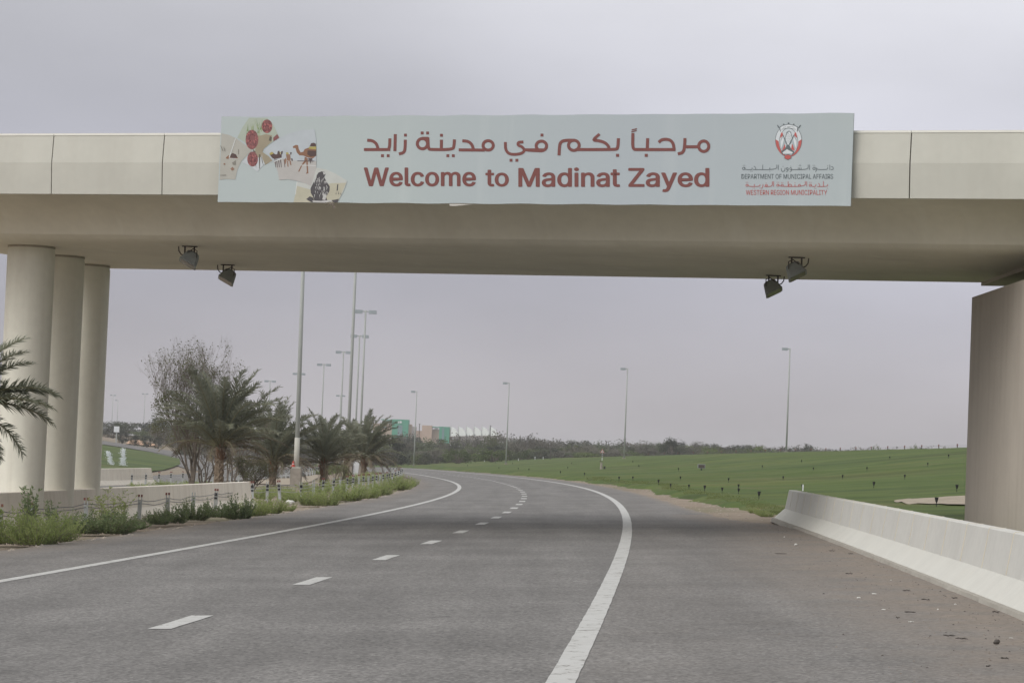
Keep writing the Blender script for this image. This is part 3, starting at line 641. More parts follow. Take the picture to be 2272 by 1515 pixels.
S([(838, 845), (836, 885), (808, 905), (782, 890), (781, 850)]); S([(713, 797), (713, 872), (350, 872)]); S([(497, 797), (497, 872)]); S([(362, 822), (385, 830), (394, 870)]); S([(335, 872), (225, 872), (224, 832)])
ring(m_, Z4, 206, 855, 18, 18, w1)
for a in ((1268, 808), (1292, 808), (1055, 812), (1078, 812), (1066, 800), (808, 822), (605, 897), (316, 897), (337, 897), (200, 808), (222, 808), (1490, 812), (926, 822)): dot_(m_, Z4, *a, 9)
m_.build('arabic_line', pmat(GREYI), bn)
m_ = MB()
for x in (1170, 665): S([(x, 1052), (x, 1134)])
S([(1489, 1095), (1487, 1130), (1330, 1130)]); S([(1425, 1050), (1425, 1130)]); S([(1345, 1082), (1366, 1092), (1368, 1130)]); S([(1310, 1095), (1308, 1130), (1240, 1130), (1240, 1092)]); ring(m_, Z4, 1222, 1112, 16, 16, w1)
S([(1148, 1052), (1148, 1130), (745, 1130), (744, 1092)]); ring(m_, Z4, 1060, 1113, 16, 15, w1); S([(990, 1095), (990, 1130)]); ring(m_, Z4, 915, 1112, 25, 16, w1); S([(886, 1050), (886, 1130)]); ring(m_, Z4, 797, 1112, 16, 15, w1); ring(m_, Z4, 727, 1112, 16, 16, w1)
S([(645, 1052), (645, 1130), (520, 1130)]); ring(m_, Z4, 553, 1112, 18, 13, w1); S([(503, 1095), (498, 1138), (474, 1162)]); S([(455, 1095), (455, 1130), (275, 1130), (274, 1092)]); S([(370, 1095), (370, 1130)]); ring(m_, Z4, 256, 1112, 16, 16, w1)
for a in ((1485, 1156), (1290, 1156), (1311, 1156), (1214, 1067), (1236, 1067), (990, 1072), (785, 1072), (806, 1072), (718, 1067), (740, 1067), (550, 1074), (455, 1152), (350, 1156), (371, 1156), (246, 1067), (269, 1067)): dot_(m_, Z4, *a, 9)
m_.build('arabic_line', pmat(REDI), bn)
# emblem
relay()
em = MB(); ink(em, Z4, [(893 + 205 * math.cos(a) * (1 if math.sin(a) < 0 else (1 - .10 * math.sin(a) ** 2)), 425 + (236 if math.sin(a) < 0 else 256) * math.sin(a)) for a in (2 * PI * i / 48 for i in range(48))]); emo = em.build('emblem', pmat(GREYI), bn)
def sub(name, col, polys, fn=Z4, par=None):
    lay(.00012)
    if len(polys) <= 6:
        for P in polys: m_ = MB(); ink(m_, fn, P); m_.build(name, pmat(col), par or emo)
    else:
        m_ = MB()
        for P in polys: ink(m_, fn, P)
        tag(m_.build(name, pmat(col), par or emo), kind='stuff')
def shield(rx, ryt, ryb, a0, a1, n=24): return [(893 + rx * math.cos(a), 425 + (ryt if math.sin(a) < 0 else ryb) * math.sin(a)) for a in (a0 + (a1 - a0) * i / n for i in range(n + 1))]
sub('shield_white', (.52, .55, .57), [shield(198, 229, 248, 0, 2 * PI, 47)])
sub('shield_red', REDI, [shield(198, 229, 248, -.06, PI + .06) + [(740, 440), (752, 520), (893, 600), (1036, 520), (1045, 440)][::1]])
sub('shield_ring', GREYI, [ell(893, 452, 146, 215, 32)])
sub('shield_field', (.46, .50, .52), [ell(893, 452, 139, 208, 32)])
sub('shield_red_inner', REDI, [[(765, 395), (775, 320), (795, 298), (812, 350)], [(1025, 395), (1012, 320), (992, 298), (975, 350)], [(790, 600), (800, 510), (838, 480), (850, 560)], [(985, 590), (978, 510), (945, 480), (930, 560)]])
sub('falcon_wing', (.30, .34, .36), [[(770, 420), (810, 340), (835, 400), (840, 470), (790, 590), (768, 520)], [(1020, 420), (975, 340), (952, 400), (948, 470), (990, 590), (1016, 520)]])
sub('falcon_wing_light', (.55, .58, .60), [[(775, 440), (812, 365), (822, 420), (800, 500), (775, 560)], [(1012, 440), (972, 365), (965, 420), (985, 500), (1008, 560)]])
sub('falcon_outline', GREYI, [[(775, 600), (880, 520), (985, 600), (960, 642), (800, 642)], [(838, 390), (862, 300), (900, 278), (930, 300), (952, 390), (935, 470), (885, 510), (845, 470)], [(862, 500), (905, 500), (935, 560), (885, 545), (835, 565)], ell(735, 215, 9, 30, 8, -.5), ell(1062, 215, 9, 32, 8, .6)])
sub('falcon_body', (.52, .55, .57), [[(847, 390), (868, 318), (900, 290), (924, 312), (943, 390), (928, 460), (886, 498), (852, 460)], [(800, 610), (870, 560), (885, 570), (960, 610), (945, 632), (812, 632)]])
sub('falcon_mark', GREYI, [ell(868 + 18 * i, 345 + 26 * j + 8 * (i % 2), 4, 6, 6, .5) for i in range(4) for j in range(5)] + [[(800, 345), (812, 340), (900, 545), (886, 548)], [(985, 345), (972, 340), (868, 545), (880, 552)], ell(885, 318, 12, 5, 8)])
sub('ribbon_outline', GREYI, [[(752, 225), (800, 195), (893, 176), (985, 195), (1040, 222), (1030, 300), (1005, 262), (893, 240), (785, 262), (765, 300)], [(832, 650), (880, 640), (930, 650), (938, 700), (880, 726), (828, 700)], ell(893, 166, 14, 13, 8), ell(818, 182, 12, 11, 8), ell(972, 182, 12, 11, 8)])
sub('ribbon_white', (.55, .58, .60), [[(765, 230), (803, 204), (893, 186), (980, 204), (1028, 228), (1020, 282), (998, 254), (893, 232), (790, 254), (772, 282)]])
sub('ribbon_script', GREYI, [[(812, 228), (860, 218), (858, 224), (814, 234)], [(870, 218), (925, 214), (925, 220), (872, 225)], [(935, 216), (985, 226), (982, 232), (936, 222)]])
sub('name_tag', REDI, [[(838, 655), (880, 647), (924, 655), (931, 697), (880, 718), (834, 697)]])
# printed picture: petal-shaped views of dates, camels and a falcon
relay()
pic = MB(); ink(pic, Z3, [(78, 318), (200, 345), (310, 400), (550, 575), (450, 670), (380, 750), (320, 880), (290, 1025), (150, 1015), (50, 1030)]); pico = pic.build('printed_picture', pmat((.35, .345, .31)), bn)
def art(name, col, polys): sub(name, col, polys, Z3, pico)
art('date_petal', (.335, .375, .315), [[(320, 385), (400, 230), (500, 82), (780, 84), (870, 190), (962, 380), (870, 440), (720, 560), (560, 580), (430, 450)]])
rnd = random.Random(5); bl = []
for i in range(26):
    x = rnd.uniform(470, 700); a = rnd.uniform(-.3, .3); L_ = rnd.uniform(90, 200); y = rnd.uniform(240, 400); x2 = x + L_ * math.sin(a); y2 = max(90, y - L_ * math.cos(a)); bl.append([(x - 7, y), (x + 7, y), (x2, y2)])
art('date_leaf', (.16, .23, .10), bl[:13]); art('date_leaf_light', (.30, .36, .20), bl[13:])
art('lower_petal', (.44, .47, .49), [[(560, 590), (690, 590), (800, 670), (872, 742), (720, 800), (628, 905), (540, 830), (392, 757)]])
art('stalk', (.33, .29, .21), [[(640, 360), (760, 330), (850, 350), (850, 440), (720, 560), (690, 680), (640, 690), (590, 590)], [(700, 600), (800, 670), (860, 735), (745, 800), (700, 690)]])
art('stalk_dark', (.12, .11, .09), [[(820, 360), (850, 380), (840, 440), (800, 430)], [(650, 640), (675, 640), (665, 860), (655, 860)], [(680, 650), (700, 700), (722, 815), (700, 760)], [(560, 560), (600, 600), (610, 860), (590, 760)]])
art('date_cluster', (.24, .10, .10), [ell(545, 415, 98, 150, 24), ell(775, 212, 82, 105, 24), ell(555, 712, 82, 115, 24), [(870, 385), (930, 330), (962, 385), (872, 440)]])
fr = []
for cx, cy, rx, ry in ((545, 415, 90, 140), (775, 212, 74, 96), (555, 712, 74, 106)):
    for i in range(46):
        a = rnd.uniform(0, 2 * PI); r = math.sqrt(rnd.random()); fr.append(ell(cx + rx * r * math.cos(a), cy + ry * r * math.sin(a), 8, 14, 6, rnd.uniform(-.5, .5)))
art('date_fruit', (.42, .15, .14), fr[::2]); art('date_fruit_dark', (.15, .055, .06), fr[1::2])
art('sky_petal', (.385, .42, .445), [[(720, 570), (840, 480), (960, 395), (1100, 325), (1300, 270), (1500, 258), (1525, 400), (1530, 770), (880, 745)]])
art('desert_petal', (.38, .37, .355), [[(878, 745), (1040, 700), (1200, 735), (1530, 742), (1528, 860), (1470, 1150), (1380, 1090), (1230, 1045), (1100, 1020), (960, 1030), (940, 900)]])
art('falcon_petal', (.43, .445, .42), [[(1530, 842), (1680, 870), (1820, 930), (2000, 1045), (1950, 1190), (1850, 1378), (1180, 1372), (1215, 1220), (1228, 1058), (1350, 1080), (1450, 1125)]])
art('falcon_ground', (.40, .385, .30), [[(1760, 1080), (1985, 1075), (1850, 1378), (1180, 1372), (1215, 1220), (1225, 1120), (1450, 1180)]])
art('camel_body', (.25, .135, .085), [[(1170, 520), (1215, 495), (1250, 500), (1262, 560), (1290, 610), (1330, 600), (1350, 560), (1420, 535), (1528, 560), (1528, 660), (1480, 700), (1400, 690), (1330, 660), (1270, 655), (1230, 610), (1210, 545), (1175, 545)], [(1350, 680), (1385, 685), (1370, 760), (1315, 810), (1270, 905), (1250, 905), (1300, 800), (1345, 740)], [(1370, 700), (1400, 700), (1400, 800), (1408, 930), (1370, 938), (1385, 905), (1378, 800)], [(145, 690), (180, 660), (240, 640), (330, 690), (325, 712), (200, 705), (160, 710)]])
art('camel_blanket', (.10, .065, .06), [[(1395, 580), (1525, 585), (1525, 665), (1440, 675), (1390, 640)], [(1430, 510), (1450, 470), (1490, 462), (1522, 480), (1526, 520), (1425, 520)], [(815, 640), (860, 605), (900, 640), (1000, 640), (1000, 690), (890, 715), (850, 690)], [(210, 690), (220, 640), (250, 620), (300, 640), (325, 690), (260, 700)]])
art('camel_band', (.42, .36, .12), [[(1420, 525), (1527, 520), (1527, 565), (1415, 552)], [(810, 625), (850, 600), (880, 625), (830, 650)], [(945, 610), (985, 605), (985, 635), (950, 640)], [(1065, 610), (1100, 610), (1110, 640), (1070, 645)]])
art('rider', (.09, .07, .07), [[(930, 640), (940, 590), (965, 585), (975, 640)], [(990, 640), (990, 595), (1020, 590), (1010, 640)], [(1130, 640), (1130, 605), (1155, 610), (1145, 650)], [(1150, 740), (1145, 700), (1165, 700), (1172, 740)]] + [[(x, 720), (x + 16, 720), (x + 24, 840), (x + 16, 840)] for x in (890, 915, 945, 975, 1030)] + [[(1240, 735), (1500, 738), (1500, 750), (1240, 745)], [(1405, 700), (1470, 700), (1465, 780), (1455, 720), (1440, 790), (1425, 720), (1415, 770)]])
art('herd', (.28, .17, .12), [[(1065, 640), (1130, 640), (1140, 720), (1110, 740), (1080, 730)], [(1040, 730), (1060, 690), (1075, 730), (1060, 790), (1045, 790)], [(1080, 740), (1100, 740), (1105, 830), (1090, 830)], [(1115, 730), (1140, 740), (1150, 810), (1130, 800)], [(215, 860), (250, 830), (280, 870), (240, 890)], [(110, 780), (135, 770), (140, 800), (115, 800)]])
art('picture_line', (.52, .54, .53), [[(875, 745), (1000, 700), (1003, 712), (885, 757)], [(290, 395), (300, 400), (205, 690), (190, 690)], [(195, 695), (330, 705), (330, 712), (195, 704)], [(1290, 800), (1530, 808), (1530, 816), (1290, 810)], [(1228, 1058), (1240, 1058), (1215, 1250), (1205, 1250)]])
art('falcon', (.085, .08, .085), [[(1535, 960), (1560, 920), (1610, 900), (1650, 905), (1672, 945), (1650, 990), (1690, 1060), (1735, 1130), (1730, 1200), (1680, 1290), (1700, 1350), (1500, 1350), (1480, 1290), (1445, 1230), (1440, 1160), (1480, 1080), (1530, 1000)], [(1375, 1325), (1430, 1280), (1480, 1300), (1500, 1370), (1450, 1370)], [(1760, 1340), (1875, 1320), (1850, 1375), (1800, 1378), (1780, 1360)], [(1840, 1190), (1848, 1100), (1866, 1095), (1858, 1190), (1842, 1200)]])
st_ = [[(x, y), (x + 9, y), (x + rnd.uniform(-4, 16), y + rnd.uniform(35, 70))] for x, y in ((rnd.uniform(1490, 1700), rnd.uniform(985, 1260)) for _ in range(60))]
art('falcon_feather', (.42, .42, .41), st_ + [[(1630, 905), (1655, 915), (1668, 945), (1640, 950)], [(1640, 1250), (1690, 1260), (1665, 1340), (1620, 1330)], [(1470, 1345), (1600, 1350), (1760, 1335), (1770, 1360), (1650, 1378), (1480, 1372)]])
art('sketch_mark', (.24, .23, .20), [[(60, 500), (80, 520), (110, 590), (95, 585)], [(110, 520), (135, 560), (140, 600), (125, 590)], [(60, 955), (150, 950), (150, 965), (60, 962)], [(240, 770), (300, 730), (300, 800), (260, 800)], [(335, 560), (345, 560), (345, 640), (335, 640)], [(1820, 1250), (1835, 1210), (1840, 1250)], [(1860, 1250), (1870, 1200), (1880, 1250)], [(1895, 1250), (1905, 1215), (1912, 1260)]])
# loose flap of vinyl under the banner and a tuft of twigs caught on its lower edge
fl = MB(); q = QBN + .02
for P in ([(996, 452), (1050, 453), (1008, 457), (997, 456.5)],): fl.poly([(a, q, b) for a, b in (bt(*p) for p in P)]); fl.poly([(a, q + .01, b) for a, b in reversed([bt(*p) for p in P])])
fl.build('loose_flap', pmat((.52, .50, .46)), bn)
tw = MB()
for i in range(9):
    a = bt(735 + rnd.uniform(-8, 8), 451); b = bt(735 + rnd.uniform(-16, 16), 456 + rnd.uniform(0, 7)); tw.tube([(a[0], QBN - .02, a[1] + .02), (b[0], QBN - .06, b[1])], .006, 4)
tag(tw.build('twig_tuft', M['twig'], None), 'small tuft of dry twigs caught under the falcon picture on the banner', 'twigs').rotation_euler = (0, 0, -ALPHA)

# ------------------------------------------------------------------ floodlights under the deck
def make_flood(px, py, Y, side, label):
    p = at(px, py, Y * SB); r = thing('floodlight', label, 'floodlight', (p.x, p.y, ZS), 0, 'floodlights hung under the bridge deck')
    s = side
    MB().box((0, 0, -.012), (.34, .10, .02)).build('mounting_plate', M['bracket'], r)
    for dx in (-.105, .105): MB().box((dx, 0, -.18 if dx * s < 0 else -.10), (.035, .02, .34 if dx * s < 0 else .19)).build('bracket_arm', M['bracket'], r)
    b = MB(); R_ = Matrix.Rotation(s * math.radians(28), 3, 'Y') @ Matrix.Rotation(math.radians(-14), 3, 'X')
    prof_ = [(-.15, .10, .12, -.06), (.03, .17, .19, 0), (.12, .19, .20, 0)]
    sec = []
    def P(x, y, z): v = R_ @ Vector((x, y, z)); return (v.x + .03 * s, v.y, v.z - .29)
    rings = [(.17, .08, .07), (.13, .14, .13), (.0, .175, .165), (-.08, .19, .18), (-.11, .205, .19), (-.14, .205, .19)]
    for z, a, c in rings:
        b.v += [P(-a, -c * .75, z), P(-a * .75, -c, z), P(a * .75, -c, z), P(a, -c * .75, z), P(a, c * .75, z), P(a * .75, c, z), P(-a * .75, c, z), P(-a, c * .75, z)]
    for i in range(len(rings) - 1):
        for k in range(8): b.f.append((i * 8 + k, (i + 1) * 8 + k, (i + 1) * 8 + (k + 1) % 8, i * 8 + (k + 1) % 8))
    b.f.append(tuple(range(8))); b.f.append(tuple(reversed(range(40, 48))))
    body = b.build('lamp_housing', M['flood'], r)
    g = MB(); g.poly([P(x, y, -.145) for x, y in ((-.17, -.16), (-.17, .16), (.17, .16), (.17, -.16))]); g.build('lens', M['glass'], body)
    h = MB().tube([P(-.12, -.15, .05), P(-.05, -.17, .19), P(.05, -.17, .19), P(.12, -.15, .05)], .012, 6); h.build('handle', M['bracket'], body)
    c = MB(); x0 = -s * .20; c.tube([(x0 * 1.25, 0, -.02), (x0 * 1.2, 0, -.12), (x0 * .95, 0, -.19), (x0 * .55, 0, -.225)], .013, 6); c.build('power_cable', M['bracket'], r)
    return r
make_flood(421, 550, 59.3, 1, 'grey floodlight against the soffit, higher one of the left pair')
make_flood(505, 593, 64.9, 1, 'dark floodlight hanging against the sky at the deck edge, lower of the left pair')
make_flood(1768, 570, 55.4, -1, 'pale grey floodlight against the soffit, higher of the right pair')
make_flood(1716, 615, 60.9, -1, 'dark floodlight hanging against the sky at the deck edge, lower of the right pair')

# ------------------------------------------------------------------ concrete barriers
def barrier(label, path, h, foot, mats, end0=False, end1=False, seg=2.1, side=1, plinth=True):
    """safety-shape barrier following path (x,y of the base of its road face); side=+1: body lies to +x of the path"""
    P = [Vector(p) for p in path]; L_ = [0]
    for a, b in zip(P, P[1:]): L_.append(L_[-1] + (b - a).length)
    def pt(s):
        s = max(0, min(L_[-1], s)); i = max(j for j in range(len(L_)) if L_[j] <= s + 1e-9); i = min(i, len(P) - 2)
        k = (s - L_[i]) / (L_[i + 1] - L_[i]); return P[i].lerp(P[i + 1], k)
    def frame(s):
        a, b = pt(s - .4), pt(s + .4); t = (b - a).normalized(); return pt(s), Vector((t.y, -t.x)) * side
    c0 = P[0]; root = thing('concrete_barrier', label, 'barrier', (c0.x, c0.y, Hf(c0.x, c0.y)))
    pr_ = [(0, 0), (.02, .06), (.25, foot), (.33, h), (.36, h + .012), (.52, h + .012), (.55, h), (.60, foot), (.80, .06), (.82, 0)]
    pu = [(.255, foot + .001), (.33, h), (.345, h + .012), (.525, h + .012), (.54, h), (.59, foot + .001)]
    pf = [(0, -.12), (0, .05), (.245, foot), (.60, foot), (.82, .05), (.82, -.12)]
    N = max(1, round(L_[-1] / seg)); st = L_[-1] / N
    for kind, prf in (('barrier_segment', pu), ('barrier_foot', pf)):
        grp = 1 if kind == 'barrier_segment' else 3
        i = 0
        while i < N:
            j = min(N, i + grp); mb = MB(); gap = .010; gap = 0.0; ss = [i * st + gap, (i * st + j * st) / 2, j * st - gap]; np_ = len(prf)
            for s in ss:
                p, nn = frame(s); e = 0
                for o, z in prf:
                    hz = z; sh = 0.0
                    if end0 and i == 0 and s == ss[0]: sh = (h - z) * .0 ; sh = z * .42
                    if end1 and j == N and s == ss[-1]: sh = -z * .42
                    q = p + nn * o; t = Vector((-nn.y, nn.x)) * side * (1 if side > 0 else 1)
                    tt = (pt(s + .4) - pt(s - .4)).normalized(); q = q + tt * sh
                    mb.v.append((q.x - c0.x, q.y - c0.y, Hf(p.x, p.y) + z - root.location.z))
            for a in range(len(ss) - 1):
                for k in range(np_):
                    k2 = (k + 1) % np_; f = (a * np_ + k, (a + 1) * np_ + k, (a + 1) * np_ + k2, a * np_ + k2); mb.f.append(f if side > 0 else f[::-1])
            mb.f.append(tuple(range(np_))); mb.f.append(tuple((len(ss) - 1) * np_ + k for k in reversed(range(np_))))
            mb.build(kind, mats[0] if kind == 'barrier_segment' else mats[1], root); i = j
    if plinth:
        for i in range(1, N):
            p, nn = frame(i * st); tt = Vector((-nn.y, nn.x)); mb = MB(); n0 = 0
            for s_ in (-.02, .02):
                for o, z in ((.250, foot + .004), (.325, h + .002), (.342, h + .018), (.528, h + .018)):
                    q = p + nn * o + tt * s_; mb.v.append((q.x - c0.x, q.y - c0.y, Hf(p.x, p.y) + z - root.location.z))
            nv = len(mb.v)
            for s_ in (-.02, .02):
                for o, z in ((.27, foot - .01), (.35, h - .03), (.36, h - .01), (.52, h - .01)):
                    q = p + nn * o + tt * s_; mb.v.append((q.x - c0.x, q.y - c0.y, Hf(p.x, p.y) + z - root.location.z))
            mb.f += [(0, 1, 5, 4), (1, 2, 6, 5), (2, 3, 7, 6), (0, 8, 9, 1), (1, 9, 10, 2), (2, 10, 11, 3), (4, 5, 13, 12), (5, 6, 14, 13), (6, 7, 15, 14)]; mb.build('joint_sealant', M['sealant'], root)
        mb = MB(); NN = int(L_[-1] / .8)
        for i in range(NN + 1):
            s = L_[-1] * i / NN; p, nn = frame(s); z = Hf(p.x, p.y) - root.location.z
            for o, zz in ((-.09 - .03 * random.random(), -.05), (-.07, .035 + .015 * random.random()), (.05, .05)):
                q = p + nn * o; mb.v.append((q.x - c0.x, q.y - c0.y, z + zz))
        for i in range(NN):
            for k in (0, 1): f = (3 * i + k, 3 * i + 3 + k, 3 * i + 4 + k, 3 * i + k + 1); mb.f.append(f if side > 0 else f[::-1])
        mb.build('plinth', M['plinth'], root)
    return root
random.seed(4)
bpath = [(float(XB(y)), float(y)) for y in np.arange(12, 69.5, 1.5)] + [tuple(march(1718, 1152, plane))]
barrier('white concrete safety barrier curving along the right shoulder below the wall pier', bpath, .76, .29, (M['barrier'], M['barrier_foot']), end1=True, seg=2.12, side=1)
def top_pt(px, py, hh):
    d = ray(px, py); Y = np.arange(20, 300, .1); g = EYE + d[2] * Y - (H(d[0] * Y, Y) + hh); i = np.argmax(g < 0); return (d[0] * Y[i], Y[i])
lp = [top_pt(x, y, .78) for x, y in ((-260, 1112), (-120, 1104), (0, 1097), (120, 1092.5), (250, 1085.5), (400, 1078.5), (580, 1070))]
barrier('long cream concrete barrier in front of the round columns on the left', lp, .78, .24, (M['barrier_cream'], M['barrier_cream']), end1=True, seg=3.0, side=-1, plinth=False)
e1, e0 = at(352, 1040, 165), at(120, 1042, 146)
barrier('shorter cream concrete barrier behind the columns, by the far carriageway', [(e0.x, e0.y), ((e0.x + e1.x) / 2, (e0.y + e1.y) / 2), (e1.x, e1.y)], .95, .30, (M['barrier_cream'], M['barrier_cream']), end1=True, seg=4.5, side=-1, plinth=False)

# ------------------------------------------------------------------ lamp posts
def mast_proto(h, double, name='street_lamp', heavy=False):
    r = thing(name, 'lamp', 'street lamp')
    r0 = .135 if heavy else .12
    MB().tube([(0, 0, 0), (0, 0, h * .5), (0, 0, h)], [r0, r0 * .85, r0 * .7], 12).build('pole', M['lamp_steel'], r, True)
    for s in ((-1, 1) if double else (-1,)):
        arm = MB().tube([(0, 0, h - .12), (s * .35, 0, h - .10)], .05, 8).build('lamp_arm', M['lamp_steel'], r)
        hd = MB(); a = s * .30; b = s * 1.08
        pts = [(a, -.16), (a, .16), (b * .97, .19), (b, .12), (b, -.12), (b * .97, -.19)]
        z0, z1 = h - .34, h + .02; N = 6
        hd.v += [(x, y, z0) for x, y in pts] + [(x * .985, y * .9, z1) for x, y in pts]
        for k in range(N): hd.f.append((k, (k + 1) % N, N + (k + 1) % N, N + k))
        hd.f.append(tuple(reversed(range(N)))); hd.f.append(tuple(range(N, 2 * N)))
        H_ = hd.build('lamp_head', M['lamp_head'], r); MB().box((s * .78, 0, h - .312), (.6, .26, .02)).build('diffuser', M['glass'], H_)
    return r
MH = 16.0
def place_mast(px, py, h=MH): return by_height(px, py, h)
gM = 'tall double-headed lamp masts in the median'
m1 = mast_proto(MH, True, heavy=True)
MB().tube([(0, 0, .9), (0, 0, 1.8), (0, 0, 2.7)], [.155, .15, .145], 12).build('pole_cover', M['cream_cover'], m1, True)
p1 = gp(656, 1078); m1.location = (p1.x, p1.y, p1.z); m1['label'] = 'thickest lamp mast in the median, on a block footing beside the red cone'; m1['group'] = gM; m1.rotation_euler = (0, -.010, 0)
MB().box((0, 0, .45), (.62, .62, 1.1)).build('footing', M['footing'], m1, bevel=.03); MB().box((0, 0, 1.02), (.46, .46, .10)).build('footing_cap', M['cream_cover'], m1)
proto = mast_proto(MH, True)
MB().tube([(0, 0, .8), (0, 0, 1.6), (0, 0, 3.6)], [.32, .22, .09], 12).build('pole_cover', M['cream_cover'], proto, True)
MB().box((0, 0, .35), (.75, .75, .95)).build('footing', M['footing'], proto, bevel=.03)
b2 = gp(769, 1057)
mpos = [(g2(b2.x, b2.y), 'lamp mast running up out of sight behind the deck, second from the left cone footing')]
for px, py, lb in ((811.5, 688, 'tallest double-headed lamp mast with its whole head showing below the deck'),
                   (798, 743, 'double-headed lamp mast just left of the tallest fully visible one'),
                   (762.5, 779, 'double-headed lamp mast whose right lamp touches the long pole'),
                   (719, 807, 'double-headed lamp mast standing alone between two thick poles'),
                   (663.5, 827.5, 'far double-headed lamp mast directly behind the thickest pole'),
                   (599.5, 844, 'far double-headed lamp mast behind the tip of the second palm'),
                   (251, 876, 'distant double-headed lamp mast beside the round columns'),
                   (756, 876.5, 'farthest small double-headed lamp mast between the palms and long pole'),
                   (322, 873, 'distant double-headed lamp mast half hidden by the bare tree crown')):
    mpos.append((place_mast(px, py), lb))
for i, (p, lb) in enumerate(mpos): dup(proto, p, .05, (1.25, 1.25, 1.4) if i == 0 else 1, lb, gM)
drop(proto)
sp = mast_proto(14.0, False)
sp2 = MB().box((0, 0, .2), (.5, .5, .5)).build('footing', M['footing'], sp)
gS = 'single-arm lamp posts along the lawn ridge'
for px, py, lb in ((1753, 770.5, 'single-arm lamp post on the lawn, nearest the right-hand wall pier'), (1392.5, 815, 'single-arm lamp post on the lawn beside the triangular warning sign'),
                   (1130, 847, 'single-arm lamp post on the lawn right of the white tent roofs'), (925, 866, 'shortest single-arm lamp post at the far left end of the lawn'),
                   (262, 886.5, 'distant single-arm lamp post right beside the double one near the columns')):
    p = by_height(px, py, 14.0); p.z -= .1; dup(sp, p, .05, 1, lb, gS if px > 800 else None)
drop(sp)

# ------------------------------------------------------------------ cable fences
def fence_pts(lst): return [march(a, b, H) for a, b in lst]
def post_proto(h=.74):
    """steel post with two thin prongs, red reflector caps and dark cable clips"""
    mb = MB().box((0, 0, h * .37), (.10, .07, h * .74 + .1)); me1 = mb.mesh('post', M['steel'])
    pr_ = MB().box((-.035, 0, h * .87), (.022, .05, h * .28)).box((.035, 0, h * .87), (.022, .05, h * .28)).mesh('post_prong', M['steel'])
    cap = MB().box((-.035, 0, h * 1.01), (.045, .06, .07)).box((.035, 0, h * 1.01), (.045, .06, .07)).mesh('reflector_cap', M['postcap'])
    clip = MB().box((0, -.01, h * .80), (.085, .075, .10)).box((0, -.01, h * .62), (.088, .078, .06)).mesh('cable_clip', M['black'])
    ft = MB().box((0, 0, -.02), (.26, .22, .16)).mesh('post_footing', M['footing'])
    return me1, pr_, cap, clip, ft
PP = post_proto()
def cable_fence(label, pts, group=None, seed=1, wires=3, lean=None, detail=True, wm=None, sag=.05, zoff=0, hs=1, clipp=.8):
    rnd = random.Random(seed); P = [g2(x, y, zoff) for x, y in pts]; r = thing('cable_fence', label, 'fence', P[0]); tops = []
    for i, p in enumerate(P):
        tx = (lean or {}).get(i, (rnd.uniform(-.04, .04), rnd.uniform(-.03, .03)))
        o = ob('post', PP[0], r, p - P[0], (tx[1], tx[0], rnd.uniform(-.2, .2)), (1, 1, hs))
        ob('post_prong', PP[1], o)
        if rnd.random() < .75: ob('reflector_cap', PP[2], o)
        if rnd.random() < clipp or not detail: ob('cable_clip', PP[3], o)
        if detail: ob('post_footing', PP[4], o)
        R_ = Euler((tx[1], tx[0], 0)).to_matrix(); tops.append([p - P[0] + R_ @ Vector((0, 0, z * hs)) for z in (.62, .52, .40)])
    for k in range(wires):
        line = []
        for i in range(len(P) - 1):
            a, b = tops[i][k], tops[i + 1][k]
            for j in range(4): t = j / 4; line.append(a.lerp(b, t) - Vector((0, 0, sag * 4 * t * (1 - t) * (.5 + rnd.random()))))
        line.append(tops[-1][k]); MB().tube(line, .009, 4).build('cable', wm or M['wire'], r)
    return r
fa = fence_pts([(-70, 1200), (0, 1192), (62, 1184)]) + fence_pts([(190, 1168), (308, 1156), (372, 1149), (427, 1143), (477, 1134), (521, 1126)])
cable_fence('nearest stretch of cable fence with sagging dark wires and pronged posts before the cream barrier', fa, seed=3, wm=M['wire_dark'], sag=.05, clipp=.3, hs=.85, wires=2)
fb = fence_pts([(521, 1122), (559, 1118), (592, 1115), (621, 1114), (671, 1117), (695, 1108), (717, 1104), (739, 1100), (754, 1096), (769, 1094), (783, 1091), (796, 1089), (806, 1087.5), (817, 1086), (827, 1085), (835, 1083), (842, 1081), (850, 1079), (857, 1077), (863, 1075), (870, 1072.5), (877, 1069.5), (884, 1066), (889, 1062), (892, 1058), (890, 1055.5), (886, 1053.5), (880, 1052), (873, 1050.5), (865, 1049.5), (856, 1048.5), (846, 1047.5)])[1:]
cable_fence('middle cable fence of leaning black-and-red capped posts curving through the green shrubs', fb, seed=4, lean={2: (-.10, 0), 3: (-.12, 0)}, sag=.025)
fc = [(float(XO(y)) + .35, float(y)) for y in list(np.arange(150, 240, 4.2)) + list(np.arange(240, 430, 6))]
cable_fence('far cable fence edging the opposite carriageway behind the palms', fc, seed=5, detail=False, sag=.02)
